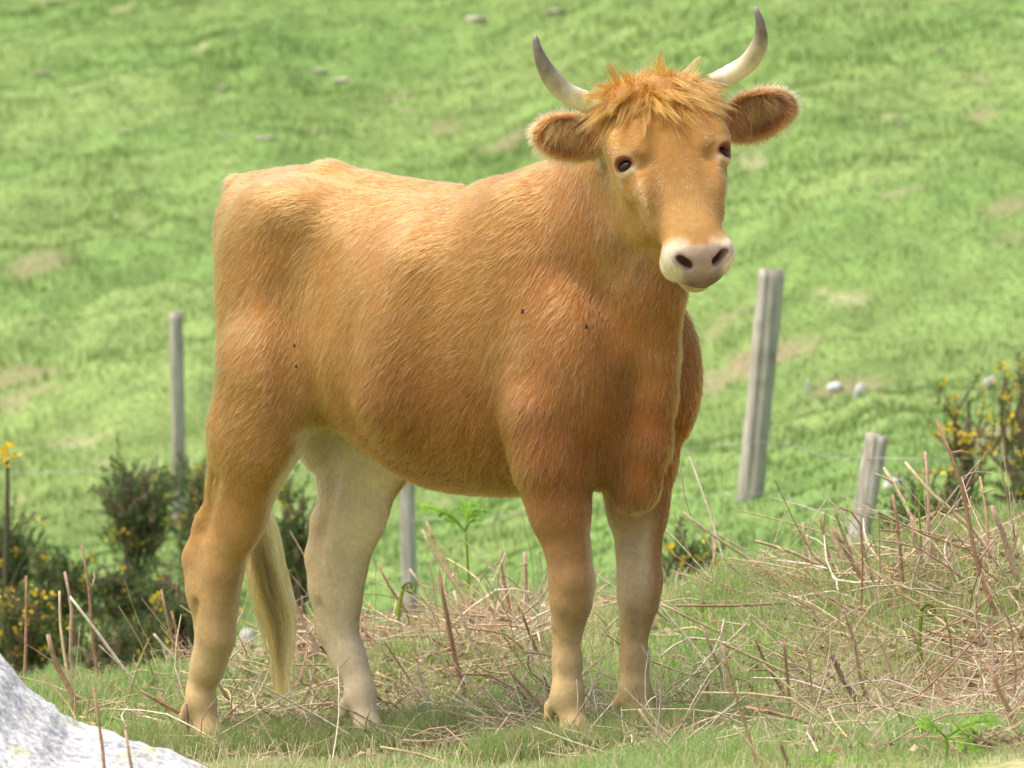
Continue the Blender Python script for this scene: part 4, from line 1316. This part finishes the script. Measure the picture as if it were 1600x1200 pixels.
TONES = {'brown': (.36, .21, .125), 'dark': (.22, .13, .08), 'straw': (.54, .42, .25), 'pink': (.43, .285, .205), 'pale': (.62, .53, .39)}
def bracken(base, tip, wpx, tone, label, seed, dtip=0.0, twigs=0, Y=None):
    b = knoll(*base)
    if Y: b = np.array([(base[0] - 800) / F * Y, Y, gz1((base[0] - 800) / F * Y, Y)])
    t = at(tip[0], tip[1], b[1] + dtip)
    t[2] = max(t[2], gz1(t[0], t[1]) + .012)
    rg = np.random.default_rng(seed)
    r = 1.2 * wpx / F * b[1] / 2
    V, Fc, T_ = stem_mesh(b - (t - b) * .02 - np.array([0, 0, .015]), t, r, rg, .035, twigs)
    c = np.array(TONES[tone]); nz = vnoise(V, 30, seed)
    col = c * (1 + .25 * nz)[:, None]
    col = mixc(col, np.array(TONES['straw']), np.clip(.35 * T_ + .3 * vnoise(V, 12, seed + 1), 0, 1) * .5)
    o = mesh_np('bracken_stem', V - b, Fc, M_STEM, col, smooth=True)
    o.location = b
    tag(o, label, 'stem', 'dead bracken stems on the knoll')
BR = [
 ((1367, 935), (1300, 822), 7, 'brown', 'thick straight stem slanting left out of the grassy right bank', 0, 0),
 ((1349, 903), (1180, 845), 6, 'straw', 'stem lying low and pointing left from below the leaning post', -.1, 1),
 ((1414, 942), (1395, 772), 6, 'brown', 'upright twiggy stem rising just right of the leaning post', 0, 2),
 ((1455, 900), (1446, 706), 6, 'pink', 'pinkish upright stem left of the tallest one', .1, 2),
 ((1565, 975), (1463, 655), 7, 'brown', 'tallest bracken stem on the right, tapering to a bare tip', 0, 2),
 ((1606, 930), (1549, 790), 9, 'pink', 'thickest stem of the right bank, leaning left at the edge', 0, 0),
 ((1560, 870), (1414, 722), 6, 'straw', 'long slanting stem crossing the tallest one, with tiny twigs', .1, 3),
 ((1470, 890), (1381, 731), 6, 'straw', 'golden stem leaning left close to the top of the leaning post', .1, 1),
 ((1545, 890), (1531, 745), 5, 'brown', 'upright stem just right of the tallest one', .1, 1),
 ((1345, 890), (1303, 793), 5, 'brown', 'short stem with a forked tip in front of the leaning post', 0, 2),
 ((1303, 900), (1280, 805), 5, 'brown', 'crooked stem left of the fork-tipped one', 0, 1),
 ((1330, 905), (1297, 822), 5, 'pink', 'short pink stem crossing in front of the leaning post', .05, 0),
 ((1258, 910), (1255, 816), 5, 'straw', 'lone upright stem left of the leaning post', 0, 1),
 ((1455, 900), (1424, 820), 6, 'pink', 'stubby pale-pink stem among the tangle right of the leaning post', 0, 0),
 ((1235, 918), (1066, 800), 5, 'straw', "long thin stem arching away right from the cow's far foreleg", 0, 2),
 ((1362, 1102), (1318, 954), 5, 'brown', 'slender upright stem in the middle of the right slope', 0, 1),
 ((1347, 1106), (1300, 1024), 9, 'dark', 'thick dark broken stalk slanting in the right foreground', 0, 0),
 ((1285, 1072), (1116, 999), 6, 'straw', "straw-coloured stem lying from beside the cow's far hoof to the right", 0, 0),
 ((1235, 1112), (1225, 999), 5, 'brown', 'upright stem beside the yellow buttercup', 0, 0),
 ((1229, 1088), (1180, 999), 5, 'dark', 'thin dark stem leaning left behind the buttercup', 0, 1),
 ((1186, 1199), (1129, 1010), 5, 'brown', 'long thin stem rising left of the buttercup from the bottom edge', 0, 1),
 ((1110, 1124), (1103, 1055), 6, 'brown', "short upright stub right of the cow's far forefoot", 0, 0),
 ((1146, 1083), (1101, 988), 5, 'pink', "leaning stem just right of the cow's far foreleg", 0, 0),
 ((1078, 1192), (998, 1108), 6, 'straw', "stem slanting down from the cow's far forefoot to the bottom edge", 0, 0),
 ((1068, 1143), (1004, 1070), 7, 'dark', "dark broken stem crossing the cow's far forefoot", 0, 1),
 ((1405, 1156), (1165, 1105), 7, 'brown', 'thick stem lying across the right foreground below the buttercup', 0, 2),
 ((1604, 1165), (1545, 1040), 8, 'brown', 'stout stem slanting at the right edge above the green fern', 0, 0),
 ((1602, 985), (1480, 961), 5, 'straw', 'flat-lying stem on the right bank pointing left', 0, 0),
 ((1241, 1203), (1217, 1156), 6, 'dark', 'short dark stub at the bottom edge left of centre right', 0, 0),
 ((1060, 1168), (1161, 1107), 6, 'pink', 'pinkish stem lying diagonally and rising right below the buttercup', 0, 0),
 ((1212, 1198), (1146, 1134), 5, 'straw', 'bent stem lying in front of the diagonal pink one', 0, 0),
 ((1152, 992), (1030, 942), 5, 'straw', "stem lying right of the cow's far knee, pointing at it", 0, 0),
 ((1302, 934), (1056, 946), 5, 'brown', "long level stem lying along the crest right of the cow's far knee", -.1, 1),
 ((1600, 974), (1480, 946), 4, 'pale', 'pale thin stem lying above another at the right edge', 0, 0),
 ((733, 1092), (684, 893), 8, 'brown', "thick reddish upright stem below the middle of the cow's belly", 0, 0),
 ((757, 976), (659, 827), 6, 'straw', "long slanting stem left of the tall fern under the belly", 0, 1),
 ((735, 935), (666, 814), 5, 'brown', 'slanting stem with a twiggy tip behind its longer neighbour under the belly', .1, 2),
 ((757, 1052), (709, 923), 6, 'pale', 'pale stem leaning left just behind the thick reddish one', 0, 0),
 ((800, 985), (782, 859), 5, 'brown', "upright stem near the cow's right forearm", 0, 1),
 ((826, 965), (820, 862), 7, 'pink', "thick pinkish forked stump against the cow's near foreleg", 0, 2),
 ((697, 965), (640, 889), 5, 'straw', 'stem leaning left in front of the pale slim post', 0, 1),
 ((650, 985), (590, 880), 5, 'brown', "curved stem right of the cow's far hind leg", 0, 0),
 ((684, 1126), (651, 1038), 6, 'pale', "pale dry stem leaning in the grass right of the far hind foot", 0, 0),
 ((902, 1156), (785, 1038), 5, 'brown', "long stem lying in front of the cow's near forefoot", -.05, 0),
 ((755, 1078), (702, 1045), 5, 'straw', 'short stem lying between the pairs of legs', 0, 0),
 ((858, 1053), (814, 952), 5, 'dark', "thin dark stem leaning behind the cow's near front cannon", 0, 0),
 ((672, 1097), (587, 1050), 5, 'straw', "stem lying right of the cow's far hind foot", 0, 0),
 ((626, 1110), (500, 1010), 4, 'dark', "long thin dark stem crossing the cow's far hind leg", -.35, 0),
 ((512, 1046), (451, 917), 7, 'pink', 'thick purplish stem between the tail and the far hind leg', 0, 2),
 ((757, 1198), (594, 1167), 6, 'straw', 'straw-coloured stem lying along the bottom edge under the belly', 0, 1),
 ((601, 1202), (575, 1170), 7, 'straw', 'short thick stub at the bottom edge below the far hind foot', 0, 0),
 ((843, 1187), (797, 1124), 6, 'dark', 'dark stem end left of the near forefoot in the foreground', 0, 1),
 ((161, 1060), (127, 847), 5, 'brown', 'tall crooked stem in front of the left gorse, with a side twig', 0, 2),
 ((36, 1050), (41, 900), 5, 'brown', 'straight upright stem nearest the left edge', 0, 0),
 ((124, 1060), (101, 893), 6, 'pink', 'upright pink stem left of the tall crooked one', 0, 0),
 ((112, 1050), (93, 923), 5, 'straw', 'shorter straw stem leaning against the upright pink one', .05, 0),
 ((234, 1082), (109, 932), 5, 'pale', 'long pale stem slanting right behind the boulder', 0, 1),
 ((284, 1055), (252, 921), 5, 'brown', "stem with a tiny fork left of the cow's near hind leg", 0, 2),
 ((296, 1040), (240, 990), 5, 'pale', "pale stem lying toward the cow's near hind leg", 0, 0),
 ((126, 1124), (75, 991), 9, 'brown', 'thick tapering brown stem beside the boulder', 0, 0),
 ((186, 1199), (147, 1076), 6, 'brown', 'stem standing in front of the boulder with a pale top', 0, 0, 12.75),
 ((297, 1180), (291, 1100), 6, 'dark', "upright dark stub in front of the cow's near hind foot", 0, 0),
 ((340, 1148), (219, 1079), 6, 'brown', "long stem lying across in front of the cow's near hind foot", -.1, 0),
 ((382, 1126), (322, 1044), 6, 'pink', "stem leaning left across the cow's near hind pastern", -.1, 0),
 ((286, 1040), (268, 955), 5, 'brown', "slim stem touching the cow's near hind cannon", 0, 0),
 ((240, 1200), (196, 1140), 6, 'pink', 'pinkish stem leaning over the lower end of the boulder', 0, 0, 12.8),
]
for k, e in enumerate(BR):
    base_, tip_, w_, tone_, lab_, dt_, tw_ = e[:7]
    bracken(base_, tip_, w_, tone_, lab_, 900 + k, dt_, tw_, e[7] if len(e) > 7 else None)

_tx, _ty = np.linspace(0, 1620, 82), np.linspace(850, 1210, 37)
_tab = np.array([[ray_ground(a, b)[1] for b in _ty] for a in _tx])
def ray_ground_fast(px, py):
    i = int(np.clip(px / 20, 0, 80)); j = int(np.clip((py - 850) / 10, 0, 35))
    Y = _tab[i, j]
    if Y > 18.2: return None
    fj = (py - 850) / 10 - j
    Y = Y * (1 - fj) + _tab[i, j + 1] * fj
    X = (px - 800) / F * Y
    return np.array([X, Y, gz1(X, Y)])
# litter: broken bracken lying in drifts
def litter():
    rg = np.random.default_rng(77)
    zones = [((1090, 1600), (860, 960), 420, 1.2), ((1250, 1620), (960, 1195), 330, 1.1), ((1020, 1300), (930, 1190), 190, 1.0), ((450, 860), (950, 1050), 460, .9), ((330, 520), (985, 1080), 150, .9),
             ((480, 900), (1050, 1195), 260, .9), ((120, 480), (1040, 1190), 260, .9), ((790, 1100), (1110, 1198), 280, .9), ((1500, 1620), (1000, 1200), 160, .8), ((900, 1060), (930, 1020), 70, .8), ((300, 1050), (1125, 1200), 320, .9), ((0, 130), (1000, 1050), 50, .9)]
    VV, FF, CC, off = [], [], [], 0
    for (xr, yr, cnt, sc_) in zones:
        for k in range(cnt):
            b = ray_ground_fast(rg.uniform(*xr), rg.uniform(*yr))
            if b is None: continue
            a = rg.uniform(0, 2 * math.pi); L = sc_ * (.04 + .28 * rg.uniform(0, 1) ** 1.5)
            el = abs(rg.normal(0, .30)) + (rg.uniform(.2, 1.0) if rg.uniform() < .20 else 0)
            d = np.array([math.cos(a) * math.cos(el), math.sin(a) * math.cos(el) * .9, math.sin(el)])
            z0 = rg.uniform(.004, .045)
            p0 = b + np.array([0, 0, z0]); p1 = p0 + d * L
            p1[2] = max(p1[2], gz1(p1[0], p1[1]) + .006)
            r = .0009 + .0026 * rg.uniform(0, 1) ** 2
            mid = (p0 + p1) / 2 + rg.normal(0, .09 * L, 3)
            P = catmull([p0, mid, p1], 5)
            v, f = tube(P, r * np.linspace(1, .6, 5), 4, False)
            VV.append(v); FF.append(f + off); off += len(v)
            tone = [TONES['straw'], TONES['pale'], TONES['pink'], TONES['brown'], (.44, .36, .26)][rg.choice(5, p=[.3, .22, .18, .12, .18])]
            CC.append(np.tile(np.array(tone) * rg.uniform(.85, 1.35), (len(v), 1)))
    # crumbled, curled frond leaves between the stems
    for (xr, yr, cnt, sc_) in zones:
        for k in range(cnt * 2):
            b = ray_ground_fast(rg.uniform(*xr), rg.uniform(*yr))
            if b is None: continue
            a = rg.normal(0, 1, 3); a[2] *= .5; a /= np.linalg.norm(a); e = np.cross(a, rg.normal(0, 1, 3)); e /= np.linalg.norm(e)
            s_ = rg.uniform(.005, .016); c = b + np.array([0, 0, rg.uniform(.002, .035)])
            up = np.array([0, 0, s_ * rg.uniform(.2, .7)])
            v = np.array([c - a * s_, c + e * s_ * .5 + up, c + a * s_ * 1.1, c - e * s_ * .5 + up * .3])
            VV.append(v); FF.append(np.array([[0, 1, 2, 3]]) + off); off += 4
            tone = [TONES['straw'], TONES['pink'], (.40, .27, .19), (.30, .19, .12)][rg.choice(4)]
            CC.append(np.tile(np.array(tone) * rg.uniform(.7, 1.15), (4, 1)))
    o = mesh_np('bracken_litter', np.concatenate(VV), quads_to_tris(np.concatenate(FF)), M_STEM, np.concatenate(CC))
    tag(o, 'drifts of broken dry bracken strewn over the knoll', 'litter', kind='stuff')
litter()

# ------------------------------------------------------------------ young ferns
GREEN = np.array([.24, .44, .045])
def frond(root, base, tip, droop, W, seed, n=16):
    """one young frond: rachis with paired toothed leaflets, curling at the end"""
    rg = np.random.default_rng(seed)
    L = np.linalg.norm(tip - base)
    P = catmull([base, (base + tip) / 2 + np.array([0, 0, .12 * L]), tip, tip + np.array([0, 0, -droop * L])], 30)
    v, f = tube(P, np.linspace(.0026, .0008, 30), 5)
    VV, FF, off = [v], [quads_to_tris(f)], len(v)
    side0 = np.cross(P[-1] - P[0], [0, -.5, .8]); side0 /= np.linalg.norm(side0)
    for i in range(n):
        t = .22 + .76 * i / n
        p = P[int(t * 29)]; ax = P[min(29, int(t * 29) + 1)] - P[int(t * 29) - 1]; ax /= np.linalg.norm(ax)
        for s_ in (-1, 1):
            ln = W * math.sin(math.pi * min(1, .18 + t * .85)) * rg.uniform(.8, 1.15)
            d = side0 * s_ + ax * .55 + rg.normal(0, .14, 3); d /= np.linalg.norm(d)
            up = np.cross(ax, d) * s_; 
            m_ = 5
            for q in range(m_):                      # pinnules along the leaflet
                c = p + d * ln * (q + .5) / m_ + up * .15 * ln * ((q / m_) ** 2)
                w_ = ln * .20 * (1 - .6 * q / m_)
                e1 = d * ln / m_ * .75; e2 = ax * w_ + rg.normal(0, .001, 3)
                VV.append(np.array([c - e1, c + e2, c + e1, c - e2])); FF.append(np.array([[0, 1, 2], [0, 2, 3]]) + off); off += 4
    V = np.concatenate(VV); F3 = np.concatenate(FF)
    c = GREEN * (1 + .25 * vnoise(V, 60, seed))[:, None] * rg.uniform(.9, 1.2)
    mesh_np('frond', V, F3, M_LEAF, c, parent=root)
def fern(base_px, top_px, fronds, label, wpx=6, seed=1, W=.03, Yo=None, cat='fern'):
    b = knoll(*base_px)
    if Yo: b = np.array([(base_px[0] - 800) / F * Yo, Yo, gz1((base_px[0] - 800) / F * Yo, Yo)])
    root = empty('fern', b); tag(root, label, cat, 'young green ferns')
    top = at(*top_px, b[1]) - b
    P = catmull([np.array([0, 0, -.01]), top * .5 + np.array([.004, 0, 0]), top], 12)
    V, Fq = tube(P, np.linspace(wpx, wpx * .7, 12) / F * b[1] / 2, 8)
    mesh_np('stem', V, quads_to_tris(Fq), M_LEAF, np.tile(GREEN * np.array([1.3, 1.0, 1.0]), (len(V), 1)), smooth=True, parent=root)
    for k, (tp, dr) in enumerate(fronds):
        frond(root, top, at(*tp, b[1] + RNG.uniform(-.04, .04)) - b, dr, W, seed * 10 + k)
def crozier(base_px, top_px, wpx, label, seed, curl=.018):
    b = knoll(*base_px)
    o = empty('fiddlehead', b); tag(o, label, 'fern', 'unrolling fern shoots')
    top = at(*top_px, b[1]) - b
    th = np.linspace(0, 2 * math.pi * 1.4, 22)
    sp = np.stack([np.cos(th + math.pi) * curl * (1 - th / 11) + curl, np.sin(th) * .3 * curl, np.sin(th) * curl * (1 - th / 11)], 1)
    P0 = catmull([np.array([0, 0, -.01]), top * .5 + np.array([-.006, 0, 0]), top], 12)
    r = wpx / F * b[1] / 2
    V, Fq = tube(P0, np.linspace(r * 1.1, r * .8, 12), 8)
    mesh_np('stem', V, quads_to_tris(Fq), M_LEAF, np.tile(GREEN * np.array([1.3, 1.0, 1.2]), (len(V), 1)), smooth=True, parent=o)
    V, Fq = tube(top + sp, np.linspace(r * .8, r * .5, 22), 8)
    nz = vnoise(V + b, 80, seed)
    mesh_np('curled_tip', V, quads_to_tris(Fq), M_LEAF, mixc(np.tile(GREEN, (len(V), 1)), (.25, .14, .05), np.clip(.4 + .5 * nz, 0, 1)), smooth=True, parent=o)
fern((731, 955), (727, 830), [((662, 792), .06), ((690, 800), .10), ((735, 790), .02), ((752, 795), .25)], "tall bright green fern unfurling under the cow's belly", 5, 3, .030)
fern((1475, 1196), (1478, 1152), [((1440, 1130), .2), ((1520, 1140), .2), ((1558, 1128), .15), ((1530, 1180), .3)], 'leafy green fern in the lower right corner', 6, 4, .032)
fern((1270, 1199), (1275, 1192), [((1302, 1185), .3), ((1250, 1190), .3)], 'tiny fern sprout at the bottom edge right of centre', 4, 5, .02)
fern((1437, 905), (1436, 800), [((1412, 788), .4), ((1440, 758), .1)], 'slim green fern stalk inside the bracken right of the leaning post', 5, 6, .012)
crozier((625, 990), (629, 920), 8, 'fat pale-green fiddlehead right of the far hind leg', 1)
crozier((1441, 1052), (1440, 955), 8, 'tall fiddlehead with a brown curled tip on the right bank', 2)

# ------------------------------------------------------------------ buttercups, seed stalk, flies
def buttercup(px, py, label, seed, s_=.011):
    b = knoll(px, py + 32)
    o = empty('buttercup', b); tag(o, label, 'flower', 'yellow buttercups in the turf')
    top = at(px, py, b[1]) - b
    V, Fq = tube(catmull([np.zeros(3), top * .5 + np.array([.004, 0, 0]), top], 7), np.full(7, .0012), 5)
    mesh_np('stem', V, quads_to_tris(Fq), M_LEAF, np.tile(GREEN * .8, (len(V), 1)), parent=o)
    VV, FF = [], []
    for k in range(5):
        a = k * 2 * math.pi / 5 + seed
        d = np.array([math.cos(a), math.sin(a) - .3, .45]); e = np.array([-math.sin(a), math.cos(a), 0])
        VV += [top, top + d * s_ * .6 + e * s_ * .5, top + d * s_ * 1.1, top + d * s_ * .6 - e * s_ * .5]; FF += [(4 * k, 4 * k + 1, 4 * k + 2), (4 * k, 4 * k + 2, 4 * k + 3)]
    mesh_np('petal', np.array(VV), np.array(FF), M_FLOWER, np.tile(np.array([.85, .58, .01]), (20, 1)), parent=o)
buttercup(1203, 1089, 'yellow buttercup in the grass right of the cow, larger of the two', 1, .012)
buttercup(1313, 1147, 'tiny yellow buttercup low in the right foreground', 2, .008)
def seedstalk(base, tip, label, seed):
    b = knoll(*base); o = empty('grass_stalk', b); tag(o, label, 'grass stalk', 'flowering grass stalks')
    t = at(*tip, b[1]) - b
    P = catmull([np.zeros(3), t * .5 + np.array([.008, 0, 0]), t], 16)
    V, Fq = tube(P, np.linspace(.0015, .0008, 16), 5)
    mesh_np('stalk', V, quads_to_tris(Fq), M_LEAF, np.tile(np.array([.38, .44, .20]), (len(V), 1)), parent=o)
    rg = np.random.default_rng(seed); VV, FF = [], []
    for k in range(26):
        c = P[-1] + (P[-5] - P[-1]) * (k / 26); d = (P[-1] - P[-5]); d = d / np.linalg.norm(d) + rg.normal(0, .35, 3); s2 = rg.normal(0, .0014, 3)
        VV += [c - s2, c + s2, c + d * .009]; FF.append((3 * k, 3 * k + 1, 3 * k + 2))
    mesh_np('seed_head', np.array(VV), np.array(FF), M_LEAF, np.tile(np.array([.55, .50, .34]), (78, 1)), parent=o)
seedstalk((838, 960), (815, 797), "tall flowering grass stalk left of the cow's near foreleg", 1)
seedstalk((842, 955), (843, 866), "short flowering grass stalk touching the cow's near foreleg", 2)

m, n, l, p = new_mat('fly_body'); p.inputs['Base Color'].default_value = (.02, .018, .02, 1); p.inputs['Roughness'].default_value = .35
M_FLY = m
from mathutils.bvhtree import BVHTree

def fly(px, py, label, s_=.0034):
    o_ = np.array([0, 0, ZC]); d = nrm(at(px, py, 15.0) - o_)
    hit = BVH.ray_cast(Vector(o_), Vector(d))
    if hit[0] is None: return
    c = np.array(hit[0]) + np.array(hit[1]) * .012
    o = empty('fly', c); tag(o, label, 'fly', 'flies on the cow')
    vv, ff = uv_ball(np.zeros(3), (s_, s_, s_ * 1.6), None, 10, 6)
    mesh_np('body', vv, quads_to_tris(ff), M_FLY, smooth=True, parent=o)
    w_ = np.array([[0, -s_ * .8, s_ * .6], [s_ * 1.4, -s_ * .7, -s_ * 1.8], [s_ * .4, -s_ * .9, -s_ * 2.2]])
    for sg in (-1, 1):
        mesh_np('wing', w_ * np.array([sg, 1, 1]), np.array([[0, 1, 2]]), M_FLY, parent=o)
BVH = BVHTree.FromPolygons([Vector(p) for p in COW_W], [tuple(q) for q in COW_Q])
fly(822, 487, "black fly on the middle of the cow's shoulder")
fly(915, 512, "black fly nearer the cow's brisket")
fly(465, 540, "upper of two small flies on the cow's flank", .0025)
fly(466, 572, "lower of two small flies on the cow's flank", .0025)

# taller tufts closing over the hooves
N = 5200
cx_, cy_ = [], []
for (q, k) in ((fr, 4200), (fl, 3000), (hr, 3000), (hl, 3200)):
    a = RNG.uniform(0, 2 * math.pi, k); rr = .03 + .17 * np.sqrt(RNG.uniform(0, 1, k))
    X_ = q[0] + np.cos(a) * rr * 1.2 + .02; Y_ = q[1] + np.sin(a) * rr - .10
    kp = (np.hypot(X_ - q[0] - .01, Y_ - q[1] + .02) > .055)
    cx_.append(X_[kp]); cy_.append(Y_[kp])
x, y = np.concatenate(cx_), np.concatenate(cy_); n = len(x)
t = RNG.uniform(0, 1, n)[:, None]
col = (np.array([.215, .355, .080]) * (1 - t) + np.array([.41, .48, .17]) * t)
dry = RNG.uniform(0, 1, (n, 1)) < .22
col = np.where(dry, np.array([.52, .44, .26]), col) * RNG.uniform(.75, 1.2, (n, 1))
blades('grass', x, y, RNG.uniform(.045, .115, n), RNG.uniform(.0014, .0030, n), .6, col, "taller tufts of grass closing over the cow's hooves")
